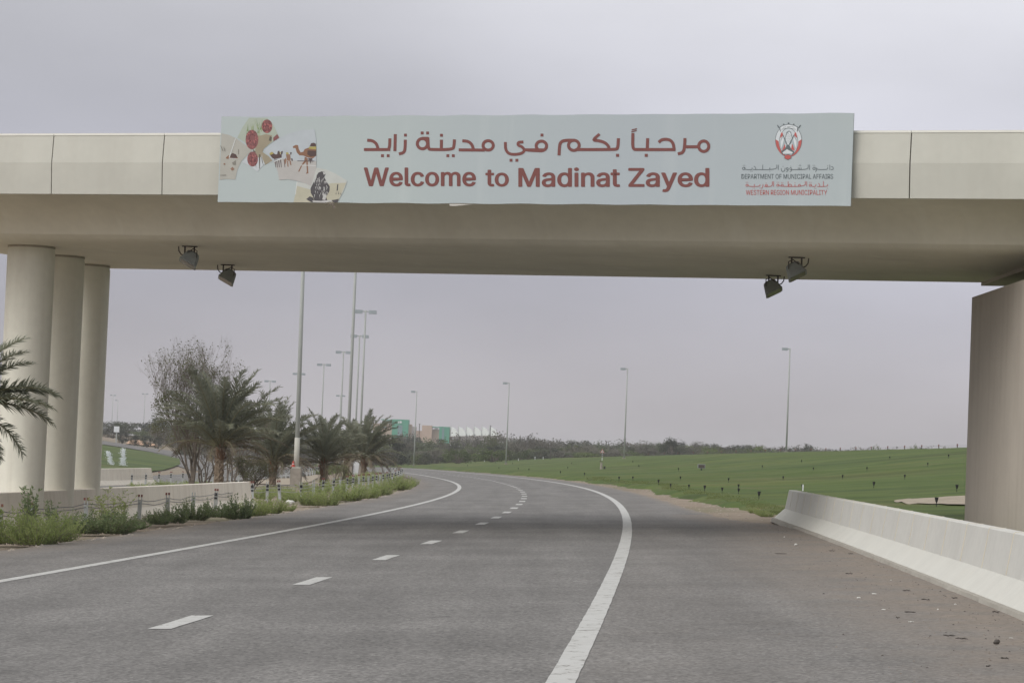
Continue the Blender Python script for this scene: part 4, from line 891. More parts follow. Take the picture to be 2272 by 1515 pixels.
# fence along the lawn ridge
def ridge(px):
    Y = np.arange(120, 600, 1.0); best = None; d1, d2 = ray(px, 1000), ray(px, 1001)
    x = (d1[0]) * Y; z = H(x, Y) + .2; k = (z - EYE) / Y; i = int(np.argmax(k)); return x[i], Y[i]
rp = [ridge(px) for px in (1440, 1475, 1505, 1540, 1571, 1602, 1635, 1668, 1700, 1734, 1767, 1802, 1835, 1868, 1902, 1937, 1973, 2011, 2050, 2088, 2129, 2172, 2215)]
rr = thing('wire_fence', 'low fence of dark stakes and thin wire along the crest of the lawn', 'fence', g2(*rp[0]))
sm = MB().box((0, 0, .22), (.09, .07, .55)).mesh('post', M['stick']); capm = MB().box((0, 0, .50), (.12, .10, .16)).mesh('post_cap', M['postcap'])
lt = []
for i, (x, y) in enumerate(rp):
    z = Hf(x, y) + .05 - rr.location.z; o = ob('post', sm, rr, (x - rr.location.x, y + 1.5 - rr.location.y, z), (0, random.uniform(-.06, .06), 0)); ob('post_cap', capm, o); lt.append((x - rr.location.x, y + 1.5 - rr.location.y, z + .42))
MB().tube(lt, .010, 3).build('wire', M['wire_dark'], rr); MB().tube([(a, b, c - .17) for a, b, c in lt], .010, 3).build('wire', M['wire_dark'], rr)

# ------------------------------------------------------------------ small things on the lawn
def sprinkler():
    r = thing('sprinkler_head', 's', 'sprinkler')
    MB().lathe([(.018, -.05), (.018, .20)], 6).build('riser', M['black'], r); MB().lathe([(.03, .16), (.05, .20), (.085, .36), (.085, .385)], 10).build('nozzle_cup', M['black'], r); return r
spz = sprinkler(); gK = 'black sprinkler heads on the lawn'
z7 = lambda x, y: (1000 + x / 3.787, 860 + y / 3.787); z8 = lambda x, y: (1560 + x / 2.806, 860 + y / 2.806)
heads = [z7(*a) for a in ((142, 662), (378, 636), (405, 684), (520, 642), (567, 692), (657, 699), (921, 726), (983, 684), (1017, 644), (1123, 742), (1414, 782), (1530, 779), (1580, 672), (1530, 632), (1745, 814), (1847, 844), (1913, 699), (1929, 779), (2001, 853))]
heads2 = [(a, z8(*a)) for a in ((9, 646), (158, 588), (118, 655), (220, 632), (220, 663), (347, 694), (368, 502), (618, 640), (686, 517), (868, 570), (1020, 517), (1062, 625), (1255, 570), (1162, 446), (1398, 493), (1528, 440), (1579, 648), (1452, 742), (613, 467), (498, 575))]
for i, (x, y) in enumerate(heads):
    wx, wy = march(x, y, HL); s_ = .55 if wy < 140 else .65
    dup(spz, (wx, wy, float(HL(wx, wy))), 0, s_, 'tiny black sprinkler head on the lawn ' + ('below the second lawn lamp' if x < 1180 else 'between second and third lawn lamps' if x < 1370 else 'below the third lawn lamp' if x < 1440 else 'around the dark junction box'), gK)
nm = {(347, 694): 'black sprinkler head nearest the end of the white barrier', (618, 640): 'black sprinkler head with a white stub beside it above the white barrier', (1452, 742): 'black sprinkler head in front of the bare sand patch', (1579, 648): 'black sprinkler head just above the bare sand patch by the pier', (1062, 625): 'tall black sprinkler head in the middle of the right-hand lawn', (9, 646): 'larger black sprinkler head left of the white barrier end, above the sand verge', (1528, 440): 'black sprinkler head high on the crest beside the wall pier'}
for a, (x, y) in heads2:
    wx, wy = march(x, y, HL); dup(spz, (wx, wy, float(HL(wx, wy))), 0, (.68 if a in nm else .58), nm.get(a, 'small black sprinkler head ' + ('below the dark junction box' if x < 1660 else 'below the right-hand lamp' if x < 1780 else 'high on the slope above the white barrier' if y < 1060 else 'low on the slope above the white barrier')), gK)
drop(spz)
wx, wy = march(*z8(621, 642), HL); tag(MB().box((0, 0, .12), (.05, .05, .3)).build('marker_stub', M['white']), 'short white stub in the grass beside a sprinkler head', 'stake').location = (wx, wy, float(HL(wx, wy)))
wx, wy = march(1556, 1042, HL); r = thing('junction_box', 'dark rectangular junction box standing in the lawn below the crest', 'box', (wx, wy, float(HL(wx, wy))))
MB().box((0, 0, .28), (.62, .3, .34)).build('box_body', M['flood'], r, bevel=.02); MB().box((0, 0, .04), (.1, .1, .22)).build('leg', M['black'], r); MB().box((0, -.155, .28), (.5, .02, .25)).build('box_door', M['bracket'], r)
wx, wy = march(1334, 1040, HL); r = thing('valve_post', 'grey stump-like valve post with a dark knob in the lawn', 'post', (wx, wy, float(HL(wx, wy))))
MB().lathe([(.16, -.1), (.13, .3), (.09, .62), (.12, .7)], 10).build('stump', M['footing'], r); MB().box((.33, 0, .14), (.16, .14, .3)).build('valve_cap', M['black'], r); MB().box((-.12, 0, .78), (.16, .1, .08)).build('handle', M['bracket'], r)
# warning sign
wx, wy = march(1336, 1014, HL); wy2 = min(wy, 420); p = at(1336, 1016, wy2); sg = thing('warning_sign', 'triangular red and white warning sign on a striped black and white post', 'road sign', (p.x, p.y, Hf(p.x, p.y)))
k = wy2 / F_PX; hs_ = 21 * k
z0 = at(1338, 1016, wy2).z - sg.location.z
MB().tube([(0, 0, -.3), (0, 0, z0 + 12 * k)], .05, 8).build('pole', M['white'], sg)
for j in range(3): MB().tube([(0, 0, z0 + (1 + 4 * j) * k), (0, 0, z0 + (3 + 4 * j) * k)], .054, 8).build('pole_band', M['black'], sg)
s_ = 9 * k; zc_ = z0 + 12 * k
def tri_plate(sz, yy, th): t = MB(); P = [(-sz / 2, zc_ + (s_ - sz) * .29), (sz / 2, zc_ + (s_ - sz) * .29), (0, zc_ + (s_ - sz) * .29 + sz * .87)]; t.v += [(x, yy, z) for x, z in P] + [(x, yy + th, z) for x, z in P]; t.f += [(0, 1, 2), (5, 4, 3), (0, 3, 4, 1), (1, 4, 5, 2), (2, 5, 3, 0)]; return t
pl = tri_plate(s_, 0, .03).build('sign_plate', M['red'], sg); tri_plate(s_ * .68, -.006, .004).build('sign_face', M['white'], pl); MB().box((.02, -.012, zc_ + s_ * .3), (s_ * .14, .006, s_ * .28)).build('sign_symbol', M['black'], pl)
# cabinet, cone, marker posts, sign board far left
p = gp(786.5, 1057); r = thing('cabinet', 'leaning white metal cabinet with a rounded top among the palms', 'cabinet', p); r.rotation_euler = (0, .09, .25); kk = p.y / F_PX
MB().box((0, 0, 17 * kk), (13 * kk, .35, 36 * kk)).build('cabinet_body', M['white'], r, bevel=.04); MB().box((0, 0, 35.5 * kk), (14 * kk, .42, 1.5 * kk)).build('cabinet_lid', M['white'], r); MB().box((0, -.18, 16 * kk), (10 * kk, .01, 28 * kk)).build('cabinet_door', M['white'], r)
q = gp(649, 1079); q.y -= .1; cz = q.z + .0
r = thing('traffic_cone', 'small red traffic cone resting on the lamp footing', 'traffic cone', (p1.x - .18, p1.y - .12, p1.z + 1.07)); MB().box((0, 0, .015), (.24, .24, .03)).build('cone_base', M['red'], r); MB().lathe([(.10, .03), (.025, .34)], 12).build('cone_body', M['red'], r); MB().lathe([(.072, .15), (.055, .21)], 12).build('cone_band', M['white'], r)
for i, (x, y, h_) in enumerate(((1003.5, 1023, 9), (1150, 1022, 4), (1187, 1019.5, 6), (1075, 1024, 4), (1205, 1019, 5))):
    wx, wy = march(x, y, HL); o = MB().box((0, 0, h_ * wy / F_PX / 2), (.12, .12, h_ * wy / F_PX + .1)).build('marker_post', M['white']); o.location = (wx, wy, float(HL(wx, wy)))
    tag(o, ('white marker post taller than the others, left of the second lawn lamp' if i == 0 else 'small white marker post at the back edge of the lawn near the scrub'), 'marker post', 'white marker posts behind the lawn')
wy = 560; p = at(258.5, 958, wy); kk = wy / F_PX; r = thing('billboard', 'small white sign board in front of the far left trees', 'sign', (p.x, p.y, Hf(p.x, p.y)))
zb = p.z - r.location.z; MB().box((0, 0, zb + 6 * kk), (12 * kk, .15, 13 * kk)).build('sign_panel', M['white'], r); MB().box((0, .12, zb / 2), (.25, .12, zb + 1)).build('leg', M['lamp_steel'], r)
# timber poles beyond the lawn
for i, (px, pt_, pb, Y) in enumerate(((1221, 981, 1018, 520), (930, 940, 962, 900), (1088, 944, 960, 1200))):
    a, b = at(px, pt_, Y), at(px, pb, Y); kk = Y / F_PX; r = thing('utility_pole', ['thin utility pole with a crossbar standing in the scrub', 'thin antenna pole rising between the green buildings', 'thin pole rising above the right end of the white tents'][i], 'utility pole', (b.x, b.y, Hf(b.x, b.y)))
    MB().tube([(0, 0, 0), (0, 0, a.z - r.location.z)], .8 * kk, 6).build('pole', M['stick'], r); MB().box((0, 0, a.z - r.location.z - .5 * kk), (14 * kk if i == 0 else 4 * kk, .1, .8 * kk)).build('crossbar', M['stick'], r)
# sprinkler jets on the far lawn
def jet(px0, py0, pts, label):
    x, y = march(px0, py0, H); r = thing('water_jet', label, 'water jet', (x, y, Hf(x, y))); kk = y / F_PX; rnd = random.Random(px0)
    core = MB().tube([((a - px0) * kk, 0, (py0 - b) * kk) for a, b, _ in pts], [c * .55 * kk for *_, c in pts], 8).build('jet_core', M['water'], r, True)
    mb = MB()
    for i in range(500):
        s_ = rnd.random() * (len(pts) - 1); j = int(s_); t = s_ - j; a = [pts[j][c] * (1 - t) + pts[j + 1][c] * t for c in range(3)]
        c = Vector(((a[0] - px0 + rnd.gauss(0, 1.3 + a[2])) * kk, rnd.gauss(0, .3), (py0 - a[1] + rnd.gauss(0, 1.4)) * kk)); e = .055
        mb.poly([c + Vector((-e, 0, -e)), c + Vector((e, 0, -e)), c + Vector((0, 0, e))])
    sp_ = mb.build('spray', M['water'], r); tag(sp_, kind='stuff')
    return r
jet(272, 1034, [(272, 1034, 2.0), (272.5, 1022, 2.0), (272.5, 1008, 1.7), (271.5, 996, .9)], 'upright white sprinkler jet on the far lawn')
jet(248, 1032, [(248, 1032, .7), (244, 1020, 1.2), (241, 1008, 1.6), (237.5, 1002, 1.0)], 'slanting white sprinkler jet beside the round columns')

# ------------------------------------------------------------------ far buildings
def wallbox(name, px0, px1, pt_, pb, Y, dpt, m, root, dy=0):
    a, b = at(px0, pt_, Y + dy), at(px1, pb, Y + dy); return MB().box(((a.x + b.x) / 2 - root.location.x, Y + dy + dpt / 2 - root.location.y, (a.z + b.z) / 2 - root.location.z), (b.x - a.x, dpt, abs(a.z - b.z))).build(name, m, root)
Y = 1500; b0 = at(875, 985, Y); B1 = thing('building', 'taller green and pink-beige block at the left of the far skyline', 'building', (b0.x, Y, b0.z))
wallbox('wall', 828, 872, 938.5, 985, Y, 14, M['beige_wall'], B1, 2); gw = wallbox('green_wall', 870.5, 904.5, 929.5, 985, Y, 16, M['green_wall'], B1)
wallbox('green_roof', 845.5, 871, 929.5, 932, Y, 14, M['green_wall'], B1); wallbox('recess', 849, 870, 932.2, 938, Y, 8, M['green_wall'], B1, 5); wallbox('wall', 904.7, 912, 941, 985, Y, 9, M['beige_wall'], B1, 3); wallbox('wall', 912.2, 922, 946, 985, Y, 9, M['wall_grey'], B1, 4)
for x0, x1, t, b in ((883, 886, 934, 938.5), (887, 891, 934, 938.5), (882.5, 886, 943, 975), (887.5, 891.5, 943, 975)): wallbox('window', x0, x1, t, b, Y - .3, .25, M['window'] if t > 940 else M['white'], B1)
wallbox('window', 843, 858, 946.5, 949, Y + 1.7, .25, M['window'], B1); wallbox('roof_unit', 812, 824, 936, 942, Y + 6, 5, mat('ochre_wall', (.45, .27, .08), noise=(1, .05, 2)), B1)
b0 = at(965, 985, Y); B2 = thing('building', 'lower green and pink-beige block between the two far skyline masses', 'building', (b0.x, Y, b0.z))
wallbox('wall', 936.5, 957, 943, 985, Y, 12, M['beige_wall'], B2); wallbox('green_wall', 975, 996.5, 946, 985, Y, 16, M['green_wall'], B2); wallbox('wall', 922.2, 936.3, 955, 985, Y, 9, M['beige_wall'], B2, 4); wallbox('green_roof', 957.2, 974.8, 946, 948.5, Y, 12, M['green_wall'], B2, 1); wallbox('wall', 957.2, 974.8, 952, 985, Y, 10, M['beige_wall'], B2, 3); wallbox('wall', 996.7, 1003, 953, 985, Y, 9, M['beige_wall'], B2, 4)
wallbox('window', 981.5, 984.5, 949, 975, Y - .3, .25, M['window'], B2); wallbox('window', 964, 972, 949.2, 953, Y + 2.7, .25, M['white'], B2)
b0 = at(1050, 985, Y); B3 = thing('tent_hall', 'long white hall with a row of slanting tent canopies on the skyline', 'building', (b0.x, Y, b0.z))
wallbox('wall', 1004, 1098, 960, 985, Y, 10, M['wall_grey'], B3, 1)
kk = Y / F_PX
for i in range(6):
    x0 = 999 + i * 17.2; t = MB(); c = at(x0, 966 - i * .3, Y); w_ = 21 * kk; hh = (20 - i * .3) * kk; ox, oz = c.x - B3.location.x, c.z - B3.location.z; n_ = 8
    for j in range(n_ + 1):
        u_ = j / n_; x = ox + w_ * (.0 + 1.0 * u_); z = oz + hh * (1 - u_ ** 2.3) * (.9 if j else 1.0)
        for yy, zz in ((-1.5, z), (12, z * 1.0 + .3)): t.v.append((x, yy, zz))
    for j in range(n_): t.f.append((2 * j, 2 * j + 2, 2 * j + 3, 2 * j + 1))
    b_ = len(t.v); t.v += [(ox, -1.5, oz - .5)] ; 
    for j in range(n_): t.f.append((b_, 2 * j + 2, 2 * j))
    t.build('tent_canopy', M['white_roof'], B3, False)
    MB().tube([(ox, -1.6, oz - 1), (ox + .3, -1.6, oz + hh + .8)], .12, 5).build('tent_mast', M['lamp_steel'], B3)

# ------------------------------------------------------------------ date palms
def frond_mesh(L_, droop, curl, npair, seed, pl=.38, old=False, pw=.022):
    rnd = random.Random(seed); mb = MB(); rb = MB(); pts = []; p = Vector((0, 0, 0)); N = 14; el = .0; side = 0
    for i in range(N + 1):
        s = i / N; pts.append(p.copy()); e = -droop * s ** 1.6; d = Vector((math.cos(e), curl * s * s, math.sin(e))).normalized(); p = p + d * (L_ / N)
    rb.tube(pts, [.028 * (1 - .85 * i / N) + .004 for i in range(N + 1)], 4)
    for i in range(npair):
        s = .20 + .80 * (i + .5) / npair; f = s * N; j = min(int(f), N - 1); q = pts[j].lerp(pts[j + 1], f - j); t = (pts[j + 1] - pts[j]).normalized()
        ln = pl * (math.sin(PI * min(1, (s - .05) * 1.02)) ** .45 if s < .97 else .55) * rnd.uniform(.8, 1.1); 
        for sd in (-1, 1):
            up = Vector((0, 0, 1)); lat = t.cross(up).normalized() * sd; nrm = lat.cross(t) * sd
            fw = rnd.uniform(.55, .85) + .5 * s; ri = rnd.uniform(-.45, .9) * (-.6 if old else 1); d = (lat * 1 + t * fw + up * ri).normalized()
            tip = q + d * ln + Vector((0, 0, -ln * rnd.uniform(.05, .28))); mid = q + d * ln * .5; w_ = t * pw * rnd.uniform(.8, 1.2)
            n = len(mb.v); mb.v += [q - w_ * .6, q + w_ * .6, mid + w_, mid - w_, tip]; mb.f += [(n, n + 1, n + 2, n + 3), (n + 3, n + 2, n + 4)]
    return mb, rb
def frond_me(nm, m, *a, **k):
    mb, rb = frond_mesh(*a, **k); n = len(mb.v); nf = len(mb.f); mb.v += rb.v; mb.f += [tuple(n + i for i in f) for f in rb.f]
    me = mb.mesh(nm, m); me.materials.append(M['rachis']); me.polygons.foreach_set('material_index', [0] * nf + [1] * len(rb.f)); return me
FR = [frond_me('frond', M['frond'], 2.9, d, c, 62, 10 + i, pw=.026) for i, (d, c) in enumerate(((.45, .1), (.8, -.15), (1.1, .2), (1.35, -.1), (.6, .25), (.95, .05)))]
FO = [frond_me('frond', M['frond_old'], 2.5, d, c, 36, 30 + i, old=True) for i, (d, c) in enumerate(((1.2, .1), (1.5, -.2)))]
def palm_trunk(h, r, seed):
    rnd = random.Random(seed); n, rows = 14, max(6, int(h / .12)); mb = MB()
    for i in range(rows + 1):
        z = -.3 + (h + .3) * i / rows; rr_ = r * (1.12 - .18 * i / rows) * (1.15 if i > rows - 3 else 1)
        for k in range(n):
            a = 2 * PI * (k + (i % 2) * .5) / n; b_ = .045 * (1 if (k + i) % 2 else -.6) + rnd.uniform(-.01, .01); mb.v.append(((rr_ + b_) * math.cos(a), (rr_ + b_) * math.sin(a), z))
    for i in range(rows):
        for k in range(n): k2 = (k + 1) % n; mb.f.append((i * n + k, i * n + k2, (i + 1) * n + k2, (i + 1) * n + k))
    mb.f.append(tuple(rows * n + k for k in range(n))); return mb
def palm(label, px, py, h, r, nf, sc_=1.0, seed=0, wind=.25, old=.2, loc=None, emin=-.5, dry=True):
    p = loc or gp(px, py); rnd = random.Random(seed); t = thing('date_palm', label, 'palm tree', p, 0, 'date palms in the median')
    palm_trunk(h, r, seed).build('trunk', M['palmbark'], t)
    if dry:
        b = MB()
        for i in range(46):
            a = rnd.uniform(0, 2 * PI); z = h - rnd.uniform(0, .75); d = Vector((math.cos(a), math.sin(a), 0)); s_ = Vector((-d.y, d.x, 0)) * .05
            q = d * r * .95 + Vector((0, 0, z)); e = q + d * rnd.uniform(.12, .26) + Vector((0, 0, rnd.uniform(.2, .42))); b.quad(q - s_, q + s_, e + s_ * .4, e - s_ * .4)
        tag(b.build('leaf_bases', M['palmdry'], t), kind='stuff')
    for i in range(nf):
        u_ = (i + .5) / nf; az = i * 2.39996 + rnd.uniform(-.2, .2); el = math.radians(84) * (1 - u_) ** .75 + emin * u_ + rnd.uniform(-.12, .12)
        az2 = az - wind * math.sin(az) * .8                     # the wind combs the crown to the right
        isold = u_ > 1 - old; me = rnd.choice(FO if isold else FR)
        ob('frond', me, t, (0, 0, h - .05 + .12 * (1 - u_)), (rnd.uniform(-.3, .3), -max(el, -.5 if not isold else -.9), az2), sc_ * rnd.uniform(.82, 1.08) * (1 - .12 * u_))
    return t
palm('tallest date palm of the row, behind the cream barrier end', 484, 1090, 2.05, .19, 64, 1.42, 1, emin=.12, old=.14)
palm('second date palm, wide drooping crown left of the thickest lamp mast', 604, 1077, 1.25, .17, 62, 1.36, 2, emin=.0, old=.3)
palm('third date palm with a reddish trunk collar right of the thickest lamp mast', 717, 1076, 1.25, .17, 54, 1.08, 3, emin=.0, old=.22)
palm('fourth date palm at the right end of the row, fronds swept right', 806, 1062, 1.5, .18, 62, 1.28, 4, wind=.5, emin=-.15, old=.35)
palm('fifth date palm partly behind the white cabinet', 768, 1060, 1.5, .17, 50, 1.2, 5, emin=-.05)
# near palm whose fronds enter at the left edge of the picture
pn_ = at(-90, 1010, 50.0); pl_ = Vector((pn_.x, pn_.y, Hf(pn_.x, pn_.y)))
FN = [frond_me('frond', M['frond'], 1.72, d, c, 74, 60 + i, pl=.36, pw=.017) for i, (d, c) in enumerate(((.6, .05), (.85, -.1), (.45, .12)))]
np_ = thing('date_palm', 'near date palm at the left edge, its frond tips in front of the first column', 'palm tree', pl_, 0)
palm_trunk(1.7, .18, 9).build('trunk', M['palmbark'], np_)
nh = at(-90, 893, 50.0).z - pl_.z
rnd = random.Random(12)
for az, el, mi, s_ in ((.1, 1.15, 1, .95), (-.2, .98, 1, .9), (.25, .86, 1, .85), (.0, .42, 1, 1.02), (.12, .34, 0, .99), (-.12, .20, 0, .96), (.22, .10, 1, .98), (.05, -.38, 1, .85), (-.3, -.70, 0, .75)) + tuple((rnd.uniform(1.2, 5.1), rnd.uniform(-.6, 1.3), rnd.randint(0, 2), rnd.uniform(.8, 1)) for _ in range(26)):
    ob('frond', FN[mi], np_, (0, 0, nh), (rnd.uniform(-.3, .3), -el, az), s_)

# ------------------------------------------------------------------ branching trees
def tree_mesh(h, seed, nst=3, spread=.35, depth=5, leaf=True, leafd=.4, r0=.06, twig=True, up=.15, lsz=.035, lean=0, dens=1.0, topbare=True):
    rnd = random.Random(seed); tr = MB(); tw_ = MB(); lf = MB()
    def grow(p, d, L_, r, k):
        n = 3; pts = [p]; q = p; dd = d
        for i in range(n):
            dd = (dd + Vector((rnd.gauss(0, .13), rnd.gauss(0, .13), rnd.gauss(0, .06) + up * .2))).normalized(); q = q + dd * L_ / n; pts.append(q)
        (tr if r > .012 else tw_).tube(pts, [r, r * .85, r * .72, r * .6], 5 if r > .02 else 3, cap=False)
        if k <= 2 and leaf:
            for _ in range(int((9 if k == 0 else 5) * dens)):
                if rnd.random() > leafd * (1.15 if q.z < h * .72 else .22 if topbare else 1): continue
                c = pts[rnd.randint(1, n)] + Vector((rnd.gauss(0, .07), rnd.gauss(0, .07), rnd.gauss(0, .07))); a = Vector((rnd.gauss(0, 1), rnd.gauss(0, 1), rnd.gauss(0, 1))).normalized(); b = a.orthogonal().normalized()
                s_ = lsz * rnd.uniform(.6, 1.3); lf.quad(c - a * s_, c - b * s_ * .5, c + a * s_, c + b * s_ * .5)
        if k == 0: return
        m_ = rnd.choice((2, 3, 3)) if k > 1 else rnd.choice((3, 4))
        for i in range(m_):
            ax = dd.orthogonal().normalized(); ax = Matrix.Rotation(rnd.uniform(0, 2 * PI), 3, dd) @ ax; ang = rnd.uniform(.18, .62) * (1 + spread)
            nd = (Matrix.Rotation(ang, 3, ax) @ dd + Vector((0, 0, up))).normalized(); st = pts[-1] if i < 2 else pts[rnd.randint(1, 2)]
            grow(st, nd, L_ * rnd.uniform(.62, .86), r * .6 * rnd.uniform(.85, 1.1), k - 1)
    for i in range(nst):
        a = 2 * PI * i / nst + rnd.uniform(-.4, .4); grow(Vector((.05 * math.cos(a), .05 * math.sin(a), -.1)), Vector((spread * math.cos(a) + lean, spread * math.sin(a), 1)).normalized(), h * .30, r0, depth)
    return tr, tw_, lf
def bare_tree(label, px, py, h, seed, lm, cat='tree', **k):
    tr, tw_, lf = tree_mesh(h, seed, **k); p = gp(px, py); t = thing('sparse_tree', label, cat, p)
    tr.build('trunk', M['bark'], t); tag(tw_.build('twigs', M['twig'], t), kind='stuff')
    if lf.v: tag(lf.build('leaves', lm, t), kind='stuff')
    return t
bare_tree('large half-bare tree with wispy upper branches left of the tallest palm', 424, 1088, 6.6, 21, M['tree_olive'], nst=4, spread=.17, up=.3, depth=7, leafd=.42, r0=.085, dens=.55, lsz=.05)
bare_tree('thin bare tree whose twigs rise behind the tallest palm', 512, 1083, 5.0, 22, M['tree_olive'], nst=3, spread=.22, depth=5, leafd=.15, r0=.06)
bare_tree('grey twiggy tree just right of the half-bare one, before the tallest palm', 452, 1086, 3.9, 24, M['tree_olive'], nst=4, spread=.34, depth=6, leafd=.25, r0=.06, topbare=False, lsz=.04)
bare_tree('small many-stemmed bush between the first two palms', 556, 1090, 1.9, 23, M['tree_olive'], cat='bush', nst=7, spread=.42, depth=4, leafd=.5, r0=.04, topbare=False)
bare_tree('slim young tree between the third and fourth palms', 744, 1078, 1.6, 25, M['tree_olive'], nst=2, spread=.12, depth=4, leafd=.7, r0=.045, topbare=False)

# ------------------------------------------------------------------ roadside shrubs
def shrub_meshes(seed, nst, h, sp_, lsz, lw, lm, fluffy=True, lps=34):
    rnd = random.Random(seed); st = MB(); lf = MB()
    for i in range(nst):
        a = rnd.uniform(0, 2 * PI); r_ = math.sqrt(rnd.random()) * sp_ * .45; p = Vector((r_ * math.cos(a), r_ * math.sin(a), -.03)); out_ = rnd.uniform(.1, 1.5) if fluffy else rnd.uniform(0, .4)
        d = Vector((math.cos(a) * out_ * sp_, math.sin(a) * out_ * sp_, rnd.uniform(.45, 1.0))).normalized(); L_ = h * rnd.uniform(.4, 1.05); pts = [p]
        for j in range(5): d = (d + Vector((rnd.gauss(0, .1), rnd.gauss(0, .1), .04))).normalized(); pts.append(pts[-1] + d * L_ / 5)
        st.tube(pts, [.007, .006, .005, .004, .003, .002], 3, cap=False)
        for j in range(lps):
            s_ = rnd.uniform(.02, 1) * 5; k = min(4, int(s_)); q = pts[k].lerp(pts[k + 1], s_ - k); v = Vector((rnd.gauss(0, 1), rnd.gauss(0, 1), rnd.uniform(.1, 1.3))).normalized(); l_ = lsz * rnd.uniform(.6, 1.4); b = v.orthogonal().normalized(); b = Matrix.Rotation(rnd.uniform(0, PI), 3, v) @ b
            lf.quad(q, q + v * l_ * .5 - b * lw, q + v * l_, q + v * l_ * .5 + b * lw)
    return st.mesh('stems', M['twig']), lf.mesh('foliage', lm)
SV = {'light': [shrub_meshes(100 + i, 120, .8, 1.15, .08, .013, M['shrub_light']) for i in range(3)], 'dark': [shrub_meshes(110 + i, 100, .75, 1.05, .08, .016, M['shrub_dark'], lps=36) for i in range(3)],
      'tall': [shrub_meshes(120, 16, 1.0, .35, .10, .018, M['shrub_dark'], False, 46), shrub_meshes(121, 20, 1.0, .4, .08, .012, M['shrub_light'], False, 46)]}
def shrub(kind, px, py, wpx, hpx, label, group, i=0, Y=None):
    if Y: q = at(px, py, Y); p = g2(q.x, Y)
    else: p = gp(px, py)
    k = p.y / F_PX; r = thing('shrub', label, 'shrub', p, random.uniform(0, 6.28), group); me = SV[kind][i % len(SV[kind])]; base_w = {'light': 1.25, 'dark': 1.1, 'tall': .55}[kind]; base_h = {'light': .78, 'dark': .72, 'tall': .95}[kind]
    r.scale = (wpx * k / base_w, wpx * k / base_w, hpx * k / base_h); ob('stems', me[0], r); tag(ob('foliage', me[1], r), kind='stuff'); return r
random.seed(8); gr = 'shrubs along the left verge'
big = [('light', 18, 1204, 105, 85, 'bright shrub cut off by the left edge of the picture'), ('light', 78, 1207, 100, 92, 'largest bright green shrub, near the left edge of the verge'), ('tall', 60, 1190, 60, 105, 'upright sprig rising above the largest bright shrub'), ('light', 128, 1200, 80, 72, 'bright shrub right of the largest one'), ('tall', 108, 1186, 40, 72, 'leafy sprig in front of the cream barrier, second from the left'),
       ('dark', 188, 1182, 75, 52, 'dark low shrub left of the tallest dark sprig'), ('dark', 245, 1182, 90, 60, 'dark broad shrub under the tallest dark sprig'), ('tall', 243, 1172, 78, 88, 'tallest dark sprig standing against the cream barrier'), ('dark', 295, 1173, 50, 26, 'low dark shrub beside the first steel post'), ('dark', 352, 1162, 44, 36, 'dark shrub between the first two steel posts'), ('dark', 385, 1159, 50, 44, 'dark rounded shrub under the sagging wires'),
       ('dark', 432, 1152, 58, 50, 'dark shrub around the third steel post'), ('dark', 482, 1146, 52, 40, 'dark shrub left of the black post'), ('dark', 526, 1150, 52, 58, 'thick green shrub at the foot of the black post'), ('light', 565, 1143, 54, 48, 'shrub in front of the sloping barrier end'), ('light', 603, 1138, 48, 44, 'shrub beside the leaning grey post'), ('light', 639, 1133, 26, 22, 'small pale seedling shrub next to the white litter'),
       ('light', 690, 1120, 50, 46, 'light shrub between the two leaning posts'), ('light', 727, 1121, 52, 52, 'light shrub under the third palm'), ('light', 772, 1110, 58, 50, 'wide yellow-green shrub before the fourth palm'), ('light', 812, 1105, 52, 42, 'yellow-green shrub right of the wide one'), ('light', 846, 1098, 40, 36, 'small yellow-green shrub near the fence bend'), ('light', 884, 1086, 52, 38, 'last shrub of the verge, at the tip of the bend'), ('light', 905, 1080, 34, 26, 'fading grey-green shrub at the very tip of the bend')]
for i, (k, x, y, w_, h_, lb) in enumerate(big): shrub(k, x, y, w_, h_, lb, gr, i)
gr2 = 'shrubs inside the median'
for i, (k, x, y, w_, h_) in enumerate((('light', 375, 1080, 60, 16), ('light', 440, 1079, 50, 18), ('light', 610, 1098, 60, 26), ('light', 655, 1103, 60, 24), ('light', 700, 1090, 60, 26), ('light', 745, 1085, 50, 24), ('light', 800, 1068, 60, 22), ('light', 838, 1066, 60, 24), ('light', 868, 1066, 40, 18), ('dark', 735, 1048, 46, 24), ('light', 585, 1106, 40, 30), ('light', 640, 1112, 40, 26), ('light', 715, 1052, 40, 14), ('light', 770, 1076, 40, 22), ('light', 842, 1084, 40, 22), ('light', 310, 1083, 40, 14))):
    shrub(k, x, y, w_, h_, ('low light green shrub ' + ('at the foot of the half-bare tree' if x < 420 else 'at the foot of the tallest palm' if x < 500 else 'under the second palm' if x < 625 else 'beside the block footing of the thickest mast' if x < 690 else 'under the third palm' if x < 760 else 'in front of the white cabinet' if x < 790 else 'under the fourth palm' if x < 850 else 'inside the bend of the cable fence') + (' at the fence line' if y > 1085 else ' behind the fence')) if k == 'light' else 'dark shrub at the foot of the slim young tree', gr2, i)
wk = random.Random(31)
for i, (x, y, w_) in enumerate(((1700, 1146, 30), (1688, 1142, 22), (1672, 1138, 20))): shrub('light', x, y, w_, 14, 'straggly weed tuft at the end of the white barrier', 'weeds by the white barrier end', i)

